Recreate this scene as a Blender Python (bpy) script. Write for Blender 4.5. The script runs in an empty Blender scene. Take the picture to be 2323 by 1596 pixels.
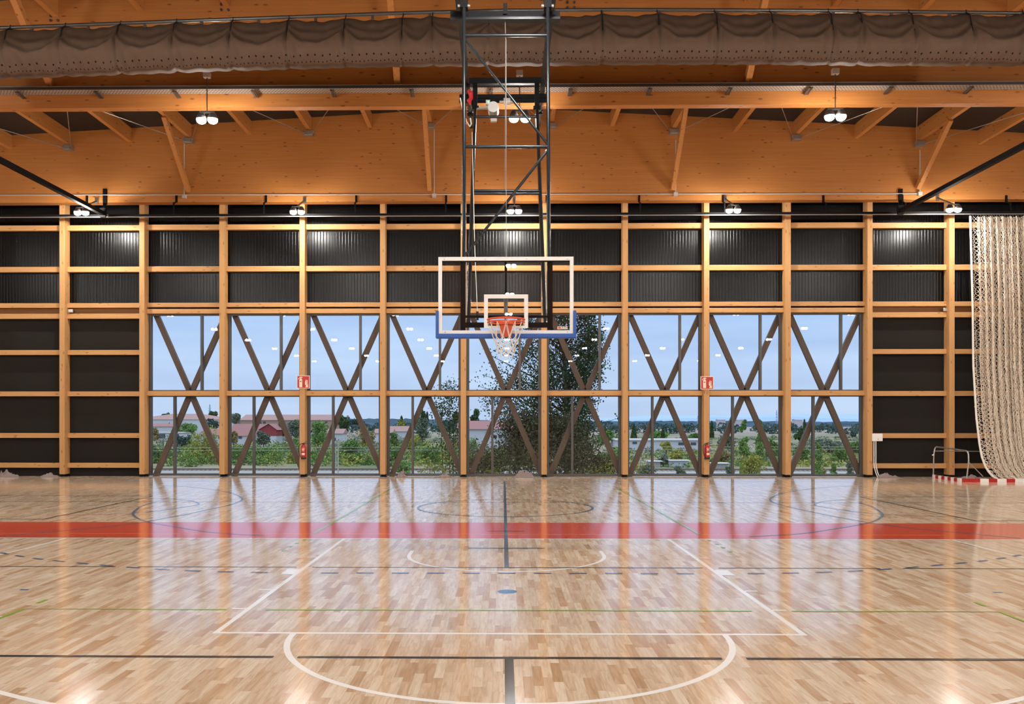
import bpy, math, random
import numpy as np
from mathutils import Vector, Matrix
random.seed(7); rng = np.random.default_rng(7)
S = bpy.context.scene
COL = S.collection

# ------------------------------------------------------------------ camera, world, exposure
F, CX, CY, EYE = 1970.0, 1113.0, 957.0, 1.745
TH = math.atan(28.0 / F)
cam_d = bpy.data.cameras.new('camera'); cam = bpy.data.objects.new('camera', cam_d); COL.objects.link(cam)
cam.location = (0, 0, EYE); cam.rotation_euler = (math.pi / 2, 0, TH)
cam_d.sensor_fit = 'HORIZONTAL'; cam_d.sensor_width = 36.0; cam_d.lens = 36.0 * F / 2323.0
cam_d.shift_x = (1161.5 - CX) / 2323.0; cam_d.shift_y = (CY - 798.0) / 2323.0
cam_d.clip_start = 0.05; cam_d.clip_end = 8000
S.camera = cam
vs = S.view_settings
vs.view_transform = 'Standard'; vs.look = 'None'; vs.gamma = 1.0; vs.use_curve_mapping = False
vs.exposure = 0.2
LAMP = 640.0
SKY = 1.16

def W(px, py, Y=None, Z=None):
    a = (px - CX) / F; b = (CY - py) / F
    d = (math.cos(TH) * a - math.sin(TH), math.sin(TH) * a + math.cos(TH), b)
    t = Y / d[1] if Y is not None else (Z - EYE) / d[2]
    return Vector((d[0] * t, d[1] * t, EYE + d[2] * t))

wd = bpy.data.worlds.new('sky'); S.world = wd; wd.use_nodes = True
nt = wd.node_tree; nt.nodes.clear()
def N(nt, t, **k):
    n = nt.nodes.new(t)
    for a, v in k.items():
        setattr(n, a, v)
    return n
_tc = N(nt, 'ShaderNodeTexCoord'); _sp = N(nt, 'ShaderNodeSeparateXYZ'); nt.links.new(_tc.outputs['Generated'], _sp.inputs[0])
_rp = N(nt, 'ShaderNodeValToRGB'); nt.links.new(_sp.outputs['Z'], _rp.inputs[0])
e = _rp.color_ramp.elements
e[0].position = 0.0; e[0].color = (0.47, 0.58, 0.76, 1)
e[1].position = 0.14; e[1].color = (0.39, 0.555, 0.81, 1)
x = e.new(0.05); x.color = (0.46, 0.58, 0.78, 1)
x = e.new(0.32); x.color = (0.44, 0.58, 0.80, 1)
x = e.new(0.55); x.color = (1.0, 1.12, 1.35, 1)
x = e.new(1.0); x.color = (1.5, 1.6, 1.8, 1)
_mp = N(nt, 'ShaderNodeMapping'); _mp.inputs['Scale'].default_value = (1.5, 1.5, 14)
nt.links.new(_tc.outputs['Generated'], _mp.inputs[0])
_nz = N(nt, 'ShaderNodeTexNoise'); _nz.inputs['Scale'].default_value = 2.2; _nz.inputs['Detail'].default_value = 4
nt.links.new(_mp.outputs[0], _nz.inputs['Vector'])
_cr = N(nt, 'ShaderNodeValToRGB'); _cr.color_ramp.elements[0].position = .35; _cr.color_ramp.elements[1].position = .7
_cr.color_ramp.elements[0].color = (.86, .88, .92, 1); _cr.color_ramp.elements[1].color = (1.06, 1.05, 1.02, 1)
nt.links.new(_nz.outputs['Fac'], _cr.inputs[0])
_mx = N(nt, 'ShaderNodeMix', data_type='RGBA', blend_type='MULTIPLY'); _mx.inputs[0].default_value = 1
nt.links.new(_rp.outputs[0], _mx.inputs[6]); nt.links.new(_cr.outputs[0], _mx.inputs[7])
_bg = N(nt, 'ShaderNodeBackground'); _bg.inputs[1].default_value = SKY
nt.links.new(_mx.outputs[2], _bg.inputs[0])
_wo = N(nt, 'ShaderNodeOutputWorld'); nt.links.new(_bg.outputs[0], _wo.inputs[0])

# ------------------------------------------------------------------ materials
def mat(name, col, rough=.5, metal=0.0, spec=.5, emit=None, estr=0):
    m = bpy.data.materials.new(name); m.use_nodes = True
    b = m.node_tree.nodes['Principled BSDF']
    b.inputs['Base Color'].default_value = (*col, 1); b.inputs['Roughness'].default_value = rough
    b.inputs['Metallic'].default_value = metal; b.inputs['Specular IOR Level'].default_value = spec
    if emit:
        b.inputs['Emission Color'].default_value = (*emit, 1); b.inputs['Emission Strength'].default_value = estr
    return m

def math_(nt, op, a, b=None, c=None):
    n = N(nt, 'ShaderNodeMath', operation=op)
    for i, v in enumerate((a, b, c)):
        if v is None: continue
        if isinstance(v, (int, float)): n.inputs[i].default_value = v
        else: nt.links.new(v, n.inputs[i])
    return n.outputs[0]

def mixc(nt, fac, a, b, mode='MIX'):
    n = N(nt, 'ShaderNodeMix', data_type='RGBA', blend_type=mode)
    for i, v in ((0, fac), (6, a), (7, b)):
        if isinstance(v, (int, float)): n.inputs[i].default_value = v
        elif isinstance(v, tuple): n.inputs[i].default_value = (*v, 1)
        else: nt.links.new(v, n.inputs[i])
    return n.outputs[2]

def wood(name, axis, c0, c1, knot=(.16, .06, .018), rough=.55, knots=1.0, spec=.3):
    """softwood glulam: stretched grain, 40 mm lamellas, knots"""
    m = mat(name, c0, rough, spec=spec); nt = m.node_tree; b = nt.nodes['Principled BSDF']
    tc = N(nt, 'ShaderNodeTexCoord'); oi = N(nt, 'ShaderNodeObjectInfo')
    off = N(nt, 'ShaderNodeVectorMath', operation='SCALE'); off.inputs[0].default_value = (37, 53, 71)
    nt.links.new(oi.outputs['Random'], off.inputs['Scale'])
    ad = N(nt, 'ShaderNodeVectorMath', operation='ADD')
    nt.links.new(tc.outputs['Object'], ad.inputs[0]); nt.links.new(off.outputs[0], ad.inputs[1])
    def mapped(al, ac):
        s = [ac, ac, ac]; s['xyz'.index(axis)] = al
        mp = N(nt, 'ShaderNodeVectorMath', operation='MULTIPLY'); mp.inputs[1].default_value = s
        nt.links.new(ad.outputs[0], mp.inputs[0]); return mp.outputs[0]
    nz = N(nt, 'ShaderNodeTexNoise'); nz.inputs['Scale'].default_value = 1; nz.inputs['Detail'].default_value = 5
    nz.inputs['Roughness'].default_value = .6
    nt.links.new(mapped(.7, 22), nz.inputs['Vector'])
    rp = N(nt, 'ShaderNodeValToRGB'); nt.links.new(nz.outputs['Fac'], rp.inputs[0])
    rp.color_ramp.elements[0].position = .22; rp.color_ramp.elements[0].color = (*c1, 1)
    rp.color_ramp.elements[1].position = .74; rp.color_ramp.elements[1].color = (*c0, 1)
    vo = N(nt, 'ShaderNodeTexVoronoi'); vo.inputs['Scale'].default_value = 1
    nt.links.new(mapped(3.0, 9.0), vo.inputs['Vector'])
    kn = N(nt, 'ShaderNodeMapRange'); kn.inputs[1].default_value = .09; kn.inputs[2].default_value = .21
    kn.inputs[3].default_value = .85 * knots; kn.inputs[4].default_value = 0
    nt.links.new(vo.outputs['Distance'], kn.inputs[0])
    sel = math_(nt, 'GREATER_THAN', vo.outputs['Color'], .35)
    col = mixc(nt, math_(nt, 'MULTIPLY', kn.outputs[0], sel), rp.outputs[0], knot)
    nt.links.new(col, b.inputs['Base Color'])
    return m

M = {}
WC0, WC1 = (.62, .30, .085), (.50, .215, .05)
M['girder'] = wood('spruce_girder', 'x', (.52, .215, .058), (.42, .16, .036))
M['purlin'] = wood('spruce_purlin', 'y', (.54, .24, .07), (.44, .18, .043))
M['col'] = wood('spruce_column', 'z', (.555, .305, .125), (.46, .232, .08), knots=.8)
M['girt'] = wood('spruce_girt', 'x', (.555, .305, .125), (.46, .232, .08), knots=.8)
M['brace'] = wood('weathered_brace', 'z', (.175, .107, .07), (.125, .074, .047), knots=.5)
M['recess'] = wood('recess_board', 'x', (.20, .085, .022), (.14, .055, .013))
M['black_metal'] = mat('black_metal', (.004, .004, .0045), .6, .0, .12)
M['mast'] = mat('anthracite_lacquer', (.022, .028, .033), .22, .35)
M['steel'] = mat('galvanised_steel', (.45, .44, .42), .35, .8)
M['dull_steel'] = mat('dull_steel', (.16, .155, .15), .4, .8)
M['frame'] = mat('window_profile', (.075, .067, .06), .45, .2)
M['white'] = mat('white_lacquer', (.78, .76, .73), .4)
M['grey_plastic'] = mat('grey_plastic', (.50, .48, .45), .5)
M['blue'] = mat('blue_padding', (.012, .085, .36), .45)
M['orange'] = mat('orange_rim', (.62, .075, .012), .4)
M['red'] = mat('red_lacquer', (.42, .012, .012), .35)
M['signred'] = mat('sign_red', (.46, .018, .02), .5)
M['cream'] = mat('sign_cream', (.74, .66, .50), .55)
M['black'] = mat('black_rubber', (.01, .01, .01), .5)
M['rope'] = mat('white_cord', (.72, .67, .58), .8)
M['netcord'] = mat('net_cord', (.80, .68, .55), .8)
M['deck'] = mat('dark_roof_deck', (.022, .016, .012), .7)
M['lens'] = mat('lamp_lens', (1, 1, 1), .4, emit=(1.0, .965, .91), estr=LAMP)
M['led'] = mat('green_led', (.1, .6, .2), .4, emit=(.1, 1, .3), estr=4)
M['stripe'] = mat('label_print', (.70, .62, .52), .6)
M['rag'] = mat('grey_cloth', (.25, .19, .175), .9)
M['redcloth'] = mat('red_strap_cloth', (.5, .01, .015), .7)

def panel_material():
    m = mat('black_cladding', (.0016, .0015, .0014), .27, spec=.16); nt = m.node_tree; b = nt.nodes['Principled BSDF']
    tc = N(nt, 'ShaderNodeTexCoord'); sp = N(nt, 'ShaderNodeSeparateXYZ'); nt.links.new(tc.outputs['Object'], sp.inputs[0])
    fr = math_(nt, 'FRACT', math_(nt, 'MULTIPLY', sp.outputs['X'], 10.0))
    tri = math_(nt, 'ABSOLUTE', math_(nt, 'SUBTRACT', fr, .5))
    gr = N(nt, 'ShaderNodeMapRange'); gr.inputs[1].default_value = .36; gr.inputs[2].default_value = .5
    gr.inputs[3].default_value = 1; gr.inputs[4].default_value = 0
    nt.links.new(tri, gr.inputs[0])
    bp = N(nt, 'ShaderNodeBump'); bp.inputs['Strength'].default_value = .5; bp.inputs['Distance'].default_value = .006
    nt.links.new(gr.outputs[0], bp.inputs['Height']); nt.links.new(bp.outputs[0], b.inputs['Normal'])
    return m
M['panel'] = panel_material()
M['lowpanel'] = mat('black_acoustic_cloth', (.019, .017, .0145), .8, spec=.12)

def glass(name, tint, fres=1.45):
    m = bpy.data.materials.new(name); m.use_nodes = True; nt = m.node_tree; nt.nodes.clear()
    t = N(nt, 'ShaderNodeBsdfTransparent'); t.inputs[0].default_value = (*tint, 1)
    g = N(nt, 'ShaderNodeBsdfGlossy'); g.inputs['Roughness'].default_value = 0.0; g.inputs[0].default_value = (.9, .93, .95, 1)
    fr = N(nt, 'ShaderNodeFresnel'); fr.inputs[0].default_value = fres
    mx = N(nt, 'ShaderNodeMixShader'); o = N(nt, 'ShaderNodeOutputMaterial')
    nt.links.new(fr.outputs[0], mx.inputs[0]); nt.links.new(t.outputs[0], mx.inputs[1]); nt.links.new(g.outputs[0], mx.inputs[2])
    nt.links.new(mx.outputs[0], o.inputs[0]); return m
M['glass'] = glass('window_glass', (.95, .97, .985), 1.4)
M['boardglass'] = glass('backboard_glass', (.97, .97, .97), 1.35)

def floor_material():
    m = mat('oak_strip_floor', (.6, .45, .3), .115, spec=.5); nt = m.node_tree; b = nt.nodes['Principled BSDF']
    tc = N(nt, 'ShaderNodeTexCoord'); sp = N(nt, 'ShaderNodeSeparateXYZ'); nt.links.new(tc.outputs['Object'], sp.inputs[0])
    u = math_(nt, 'DIVIDE', sp.outputs['X'], .068); row = math_(nt, 'FLOOR', u); fu = math_(nt, 'FRACT', u)
    wn = N(nt, 'ShaderNodeTexWhiteNoise', noise_dimensions='1D'); nt.links.new(row, wn.inputs['W'])
    v = math_(nt, 'ADD', math_(nt, 'DIVIDE', sp.outputs['Y'], .46), math_(nt, 'MULTIPLY', wn.outputs['Value'], 17.0))
    pl = math_(nt, 'FLOOR', v); fv = math_(nt, 'FRACT', v)
    cb = N(nt, 'ShaderNodeCombineXYZ'); nt.links.new(row, cb.inputs[0]); nt.links.new(pl, cb.inputs[1])
    w2 = N(nt, 'ShaderNodeTexWhiteNoise', noise_dimensions='2D'); nt.links.new(cb.outputs[0], w2.inputs['Vector'])
    rp = N(nt, 'ShaderNodeValToRGB'); nt.links.new(w2.outputs['Value'], rp.inputs[0])
    el = rp.color_ramp.elements
    el[0].position = 0; el[0].color = (.52, .335, .205, 1)
    el[1].position = 1; el[1].color = (.765, .645, .505, 1)
    for p, c in ((.10, (.58, .40, .26, 1)), (.28, (.65, .49, .35, 1)), (.6, (.70, .555, .415, 1))):
        q = el.new(p); q.color = c
    # grain along the strip
    sh = N(nt, 'ShaderNodeVectorMath', operation='MULTIPLY_ADD'); sh.inputs[1].default_value = (34, 3.2, 1)
    nt.links.new(tc.outputs['Object'], sh.inputs[0])
    sc = N(nt, 'ShaderNodeVectorMath', operation='SCALE'); sc.inputs['Scale'].default_value = 40
    nt.links.new(w2.outputs['Color'], sc.inputs[0]); nt.links.new(sc.outputs[0], sh.inputs[2])
    nz = N(nt, 'ShaderNodeTexNoise'); nz.inputs['Scale'].default_value = 1; nz.inputs['Detail'].default_value = 4
    nz.inputs['Distortion'].default_value = .8
    nt.links.new(sh.outputs[0], nz.inputs['Vector'])
    gr = N(nt, 'ShaderNodeValToRGB'); nt.links.new(nz.outputs['Fac'], gr.inputs[0])
    gr.color_ramp.elements[0].position = .3; gr.color_ramp.elements[0].color = (.80, .73, .66, 1)
    gr.color_ramp.elements[1].position = .62; gr.color_ramp.elements[1].color = (1.03, 1.03, 1.03, 1)
    c = mixc(nt, 1.0, rp.outputs[0], gr.outputs[0], 'MULTIPLY')
    # fine joints
    j1 = math_(nt, 'LESS_THAN', fu, .022); j2 = math_(nt, 'LESS_THAN', fv, .006)
    c = mixc(nt, math_(nt, 'MULTIPLY', math_(nt, 'MAXIMUM', j1, j2), .45), c, (.30, .19, .10))
    nt.links.new(c, b.inputs['Base Color'])
    b.inputs['Roughness'].default_value = .115
    return m
M['floor'] = floor_material()
def paint(name, c): return mat(name, c, .115, spec=.5)
M['p_white'] = paint('white_line_paint', (.90, .88, .85)); M['p_black'] = paint('black_line_paint', (.035, .038, .042))
M['p_slate'] = paint('slate_line_paint', (.05, .075, .10)); M['p_blue'] = paint('blue_line_paint', (.07, .15, .30))
M['p_green'] = paint('green_line_paint', (.25, .43, .04)); M['p_red'] = paint('red_band_paint', (.64, .075, .042))
M['p_yellow'] = paint('yellow_line_paint', (.70, .30, .06)); M['p_teal'] = paint('teal_line_paint', (.45, .48, .40))

def curtain_material():
    m = mat('grey_curtain_fabric', (.105, .068, .047), .85, spec=.1); nt = m.node_tree; b = nt.nodes['Principled BSDF']
    uv = N(nt, 'ShaderNodeUVMap'); sp = N(nt, 'ShaderNodeSeparateXYZ'); nt.links.new(uv.outputs[0], sp.inputs[0])
    def dots(step, v0, r):
        dx = math_(nt, 'MULTIPLY', math_(nt, 'SUBTRACT', math_(nt, 'FRACT', math_(nt, 'DIVIDE', sp.outputs['X'], step)), .5), step)
        dy = math_(nt, 'SUBTRACT', sp.outputs['Y'], v0)
        d = math_(nt, 'SQRT', math_(nt, 'ADD', math_(nt, 'MULTIPLY', dx, dx), math_(nt, 'MULTIPLY', dy, dy)))
        return math_(nt, 'LESS_THAN', d, r)
    k = math_(nt, 'MAXIMUM', dots(.138, .135, .015), dots(.078, .05, .010))
    c = mixc(nt, k, (.105, .068, .047), (.008, .007, .007))
    nt.links.new(c, b.inputs['Base Color']); return m
M['curtain'] = curtain_material()

def perforated():
    m = mat('perforated_steel', (.42, .39, .35), .5, .1); nt = m.node_tree; b = nt.nodes['Principled BSDF']
    tc = N(nt, 'ShaderNodeTexCoord'); sp = N(nt, 'ShaderNodeSeparateXYZ'); nt.links.new(tc.outputs['Object'], sp.inputs[0])
    zr = math_(nt, 'MULTIPLY', sp.outputs['Y'], 20.0)
    a = math_(nt, 'FRACT', math_(nt, 'ADD', math_(nt, 'MULTIPLY', sp.outputs['X'], 14.0), math_(nt, 'MULTIPLY', math_(nt, 'FLOOR', zr), .5)))
    c = math_(nt, 'FRACT', zr)
    k = math_(nt, 'MULTIPLY', math_(nt, 'LESS_THAN', math_(nt, 'ABSOLUTE', math_(nt, 'SUBTRACT', a, .5)), .3),
              math_(nt, 'LESS_THAN', math_(nt, 'ABSOLUTE', math_(nt, 'SUBTRACT', c, .5)), .28))
    nt.links.new(mixc(nt, k, (.42, .39, .35), (.09, .05, .025)), b.inputs['Base Color']); return m
M['perf'] = perforated(); M['traydark'] = mat('tray_side_steel', (.07, .055, .048), .5, .5)

def leafy(name, c0, c1, scale=1.2):
    m = mat(name, c0, .95, spec=.0); nt = m.node_tree; b = nt.nodes['Principled BSDF']
    tc = N(nt, 'ShaderNodeTexCoord')
    nz = N(nt, 'ShaderNodeTexNoise'); nz.inputs['Scale'].default_value = scale; nz.inputs['Detail'].default_value = 6
    nt.links.new(tc.outputs['Object'], nz.inputs['Vector'])
    rp = N(nt, 'ShaderNodeValToRGB'); nt.links.new(nz.outputs['Fac'], rp.inputs[0])
    rp.color_ramp.elements[0].position = .35; rp.color_ramp.elements[0].color = (*c1, 1)
    rp.color_ramp.elements[1].position = .66; rp.color_ramp.elements[1].color = (*c0, 1)
    nt.links.new(rp.outputs[0], b.inputs['Base Color']); return m
LEAF = {
 'dark':   leafy('dark_green_leaves', (.11, .18, .07), (.05, .10, .05)),
 'green':  leafy('mid_green_leaves', (.17, .30, .08), (.085, .18, .055)),
 'bright': leafy('fresh_green_leaves', (.24, .40, .12), (.13, .25, .08)),
 'yellow': leafy('yellow_green_leaves', (.42, .42, .10), (.22, .27, .07)),
 'olive':  leafy('grey_green_leaves', (.22, .27, .19), (.12, .165, .12)),
 'brown':  leafy('autumn_leaves', (.36, .30, .13), (.22, .20, .09)),
 'blue':   leafy('blue_green_leaves', (.085, .145, .12), (.05, .09, .085)),
 'poplar': leafy('poplar_leaves', (.09, .16, .085), (.035, .07, .042), 3.0),
 'poplarb': leafy('bush_leaves', (.19, .19, .11), (.075, .08, .05), 2.5)}
M['bark'] = mat('pale_bark', (.30, .27, .23), .9); M['darkbark'] = mat('dark_bark', (.09, .07, .05), .9)

def ground_material():
    m = mat('dry_grass_ground', (.3, .3, .2), .95, spec=.1); nt = m.node_tree; b = nt.nodes['Principled BSDF']
    tc = N(nt, 'ShaderNodeTexCoord'); sp = N(nt, 'ShaderNodeSeparateXYZ'); nt.links.new(tc.outputs['Object'], sp.inputs[0])
    nz = N(nt, 'ShaderNodeTexNoise'); nz.inputs['Scale'].default_value = .05; nz.inputs['Detail'].default_value = 8
    nt.links.new(tc.outputs['Object'], nz.inputs['Vector'])
    rp = N(nt, 'ShaderNodeValToRGB'); nt.links.new(nz.outputs['Fac'], rp.inputs[0])
    for i, (p, c) in enumerate(((.3, (.13, .17, .08)), (.47, (.22, .22, .13)), (.6, (.31, .27, .20)), (.75, (.18, .22, .11)))):
        q = rp.color_ramp.elements[i] if i < 2 else rp.color_ramp.elements.new(p)
        q.position = p; q.color = (*c, 1)
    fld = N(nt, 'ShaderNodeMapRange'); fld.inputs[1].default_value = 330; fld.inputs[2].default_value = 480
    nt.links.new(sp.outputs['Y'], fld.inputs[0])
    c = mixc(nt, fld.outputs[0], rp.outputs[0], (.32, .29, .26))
    nt.links.new(c, b.inputs['Base Color']); return m
M['ground'] = ground_material()
M['ballast'] = mat('track_ballast', (.34, .33, .31), .95)
M['rail'] = mat('rail_steel', (.16, .12, .10), .5, .4)
M['sleeper'] = mat('concrete_sleeper', (.42, .39, .35), .9)
M['tile'] = mat('pink_tile_roof', (.33, .16, .15), .85); M['tile_pale'] = mat('pale_tile_roof', (.37, .23, .20), .85)
M['redwall'] = mat('red_gable_cladding', (.30, .05, .055), .8)
M['render'] = mat('white_render', (.58, .60, .63), .85); M['brickw'] = mat('tan_brick_wall', (.40, .27, .20), .9)
M['darkglass'] = mat('dark_window', (.06, .08, .10), .3); M['concrete'] = mat('grey_concrete', (.42, .41, .40), .9)
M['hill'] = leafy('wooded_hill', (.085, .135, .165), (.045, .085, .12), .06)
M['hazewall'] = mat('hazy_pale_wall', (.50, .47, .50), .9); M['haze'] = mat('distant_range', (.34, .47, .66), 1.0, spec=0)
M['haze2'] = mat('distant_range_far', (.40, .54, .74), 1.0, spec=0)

# ------------------------------------------------------------------ mesh helpers
class MB:
    def __init__(s): s.v = []; s.f = []
    def add(s, vs, fs):
        o = len(s.v); s.v += [tuple(p) for p in vs]; s.f += [tuple(i + o for i in q) for q in fs]; return s
    def box(s, x0, x1, y0, y1, z0, z1):
        return s.add([(x0, y0, z0), (x1, y0, z0), (x1, y1, z0), (x0, y1, z0), (x0, y0, z1), (x1, y0, z1), (x1, y1, z1), (x0, y1, z1)],
                     [(0, 3, 2, 1), (4, 5, 6, 7), (0, 1, 5, 4), (1, 2, 6, 5), (2, 3, 7, 6), (3, 0, 4, 7)])
    def bar(s, a, b, w, h, up=(0, 0, 1)):
        a = Vector(a); b = Vector(b); d = (b - a).normalized(); up = Vector(up)
        r = d.cross(up)
        if r.length < 1e-4: r = d.cross(Vector((0, 1, 0)))
        r.normalize(); u = r.cross(d)
        P = []
        for c in (a, b):
            for i, j in ((-1, -1), (1, -1), (1, 1), (-1, 1)): P.append(c + r * w / 2 * i + u * h / 2 * j)
        return s.add(P, [(0, 1, 2, 3), (7, 6, 5, 4), (0, 4, 5, 1), (1, 5, 6, 2), (2, 6, 7, 3), (3, 7, 4, 0)])
    def tube(s, pts, r, n=10, closed=False):
        pts = [Vector(p) for p in pts]; m = len(pts); o = len(s.v); ref = None
        rs = r if isinstance(r, (list, tuple)) else [r] * m
        for i, p in enumerate(pts):
            if closed: d = pts[(i + 1) % m] - pts[i - 1]
            else: d = pts[min(i + 1, m - 1)] - pts[max(i - 1, 0)]
            d.normalize()
            if ref is None:
                ref = d.cross(Vector((0, 0, 1)))
                if ref.length < .05: ref = d.cross(Vector((0, 1, 0)))
            else: ref = ref - d * ref.dot(d)
            ref.normalize(); q = d.cross(ref)
            for k in range(n):
                t = 2 * math.pi * k / n; s.v.append(tuple(p + (ref * math.cos(t) + q * math.sin(t)) * rs[i]))
        for i in range(m if closed else m - 1):
            j = (i + 1) % m
            for k in range(n):
                s.f.append((o + i * n + k, o + i * n + (k + 1) % n, o + j * n + (k + 1) % n, o + j * n + k))
        if not closed:
            s.f.append(tuple(o + k for k in range(n))[::-1]); s.f.append(tuple(o + (m - 1) * n + k for k in range(n)))
        return s
    def lathe(s, prof, c, n=20, cap=True):
        """profile (r, z) about a vertical axis through c"""
        o = len(s.v); c = Vector(c)
        for r, z in prof:
            for k in range(n):
                t = 2 * math.pi * k / n; s.v.append((c.x + r * math.cos(t), c.y + r * math.sin(t), c.z + z))
        for i in range(len(prof) - 1):
            for k in range(n):
                s.f.append((o + i * n + k, o + i * n + (k + 1) % n, o + (i + 1) * n + (k + 1) % n, o + (i + 1) * n + k))
        if cap:
            s.f.append(tuple(o + k for k in range(n))[::-1]); s.f.append(tuple(o + (len(prof) - 1) * n + k for k in range(n)))
        return s
    def prism_y(s, pts, y0, y1):
        """polygon in X,Z extruded along Y"""
        n = len(pts)
        V = [(p[0], y0, p[1]) for p in pts] + [(p[0], y1, p[1]) for p in pts]
        return s.add(V, [tuple(range(n)), tuple(range(2 * n - 1, n - 1, -1))] + [(i, i + n, (i + 1) % n + n, (i + 1) % n) for i in range(n)])
    def build(s, name, m, parent=None, smooth=False, loc=None, bevel=0):
        me = bpy.data.meshes.new(name); me.from_pydata(s.v, [], s.f); me.update()
        if smooth:
            me.shade_smooth() if hasattr(me, 'shade_smooth') else None
            try: me.set_sharp_from_angle(angle=math.radians(40))
            except Exception: pass
        me.materials.append(m)
        o = bpy.data.objects.new(name, me); COL.objects.link(o)
        if parent:
            o.parent = parent
            o.matrix_parent_inverse = Matrix.Translation(parent.location).inverted() if parent.type == 'EMPTY' and not s_local(s) else Matrix()
        if loc is not None: o.location = loc
        if bevel:
            b = o.modifiers.new('bevel', 'BEVEL'); b.width = bevel; b.segments = 2; b.limit_method = 'ANGLE'
        return o
def s_local(mb): return getattr(mb, 'local', False)
def LB():
    b = MB(); b.local = True; return b

def tag(o, label=None, cat=None, group=None, kind=None):
    if label: o['label'] = label
    if cat: o['category'] = cat
    if group: o['group'] = group
    if kind: o['kind'] = kind
    return o
def empty(name, loc=(0, 0, 0), rz=0):
    o = bpy.data.objects.new(name, None); o.empty_display_size = .2
    o.location = loc; o.rotation_euler = (0, 0, rz); COL.objects.link(o); return o
def copy_tree(o, parent=None):
    c = o.copy(); COL.objects.link(c)
    if parent:
        c.parent = parent
    for ch in [x for x in bpy.data.objects if x.parent == o]:
        copy_tree(ch, c)
    return c
def np_mesh(name, V, Q, m, parent=None):
    me = bpy.data.meshes.new(name); k = Q.shape[1]
    me.vertices.add(len(V)); me.vertices.foreach_set('co', np.asarray(V, np.float32).ravel())
    me.loops.add(Q.size); me.loops.foreach_set('vertex_index', Q.astype(np.int32).ravel())
    me.polygons.add(len(Q)); me.polygons.foreach_set('loop_start', np.arange(0, Q.size, k, dtype=np.int32))
    me.update(calc_edges=True); me.validate()
    me.materials.append(m); o = bpy.data.objects.new(name, me); COL.objects.link(o)
    if parent: o.parent = parent
    return o

# ------------------------------------------------------------------ the hall
YG = 28.0                                  # cladding and glass plane
RIDGE_X, RIDGE_Z, SLOPE = -0.38, 11.66, 0.0545
def roof_z(x): return RIDGE_Z - SLOPE * abs(x - RIDGE_X)
XL, XR, YB = -25.0, 25.0, -48.0
colX = [0.025 + 2.573 * (i - 5.5) for i in range(-3, 15)]     # post axes; index 3 is the first post in view
BOT = 8.69                                 # underside of the girders
GIRD = [27.3, 19.08, 10.86, 2.64, -5.58, -13.8, -22.02, -30.24, -38.46, -46.68]
def zc(y, Y=27.82): return EYE + (CY - y) * Y / F

floor = tag(MB().box(XL, XR, YB, 28.1, -.2, 0).build('floor', M['floor']), kind='structure', label='pale oak strip sports floor with painted court lines')

wall = tag(empty('wall_back', (0, 28, 0)), kind='structure', label='timber framed end wall with black cladding and large windows')
for i, x in enumerate(colX):
    MB().box(x - .085, x + .085, 27.62, 27.97, .075, BOT + .25).build('column', M['col'], wall, bevel=.008)
    b = MB().box(x - .06, x + .06, 27.66, 27.93, 0.0, .075); b.box(x - .10, x + .10, 27.63, 27.96, 0, .012)
    b.build('column_shoe', M['black_metal'], wall)
first_w, last_w = 4, 13                    # windows lie between posts 4 .. 13
solid_rows = [(508, 520), (602.5, 614.5), (685.5, 696), (709.5, 721), (792.5, 803.5), (887, 898), (982, 993), (1050, 1061)]
win_rows = [(507, 519), (602, 614), (685, 695), (699, 709.5), (886, 897)]
for i in range(len(colX) - 1):
    win = first_w <= i < last_w
    for (a, c) in (win_rows if win else solid_rows):
        MB().box(colX[i] + .085, colX[i + 1] - .085, 27.80, 27.96, zc(c), zc(a)).build('girt', M['girt'], wall, bevel=.006)
    if not win:
        MB().box(colX[i] + .085, colX[i + 1] - .085, 27.93, 27.99, zc(709.5), zc(696)).build('recess_board', M['recess'], wall)
ZH = 5.27
MB().box(XL, XR, 28.0, 28.14, ZH - .02, 12.0).build('cladding', M['panel'], wall)
MB().box(XL, colX[first_w] - .02, 28.0, 28.14, 0, ZH - .02).build('cladding', M['lowpanel'], wall)
MB().box(colX[last_w] + .02, XR, 28.0, 28.14, 0, ZH - .02).build('cladding', M['lowpanel'], wall)
# spandrel strip behind the middle rail of the windows
MB().box(colX[first_w], colX[last_w], 27.97, 28.08, zc(885.5, 28), zc(898.5, 28) + .0).v
WLO = (.015, EYE + (CY - 898) * 28 / F, ); WUP = (EYE + (CY - 885.5) * 28 / F, ZH - .02)
n_win = 0
ZLO0, ZLO1 = .012, EYE + (CY - 892) * 28 / F
ZUP0, ZUP1 = ZLO1, ZH - .02
for level, (z0, z1, fr) in enumerate(((ZUP0, ZUP1, .70), (ZLO0, ZLO1, .357))):
    for i in range(first_w, last_w):
        n_win += 1
        x0, x1 = colX[i], colX[i + 1]
        wn = tag(empty('window_%d' % n_win, ((x0 + x1) / 2, 28, z0)), kind='structure')
        j, t = .172, .055
        top = .06 if level == 0 else .105
        bot = .115 if level == 0 else .065
        b = MB().box(x0 + .0, x0 + j, 27.96, 28.08, z0, z1).box(x1 - j, x1, 27.96, 28.08, z0, z1)
        b.box(x0 + j, x1 - j, 27.96, 28.08, z0, z0 + bot).box(x0 + j, x1 - j, 27.96, 28.08, z1 - top, z1)
        b.build('window_frame', M['frame'], wn)
        xm = x0 + (x1 - x0) * fr
        MB().box(xm - .036, xm + .036, 27.955, 28.08, z0 + bot, z1 - top).build('mullion', M['frame'], wn)
        for (a, c) in ((x0 + j, xm - .036), (xm + .036, x1 - j)):
            MB().box(a, c, 28.02, 28.035, z0 + bot, z1 - top).build('pane', M['glass'], wn)
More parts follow.
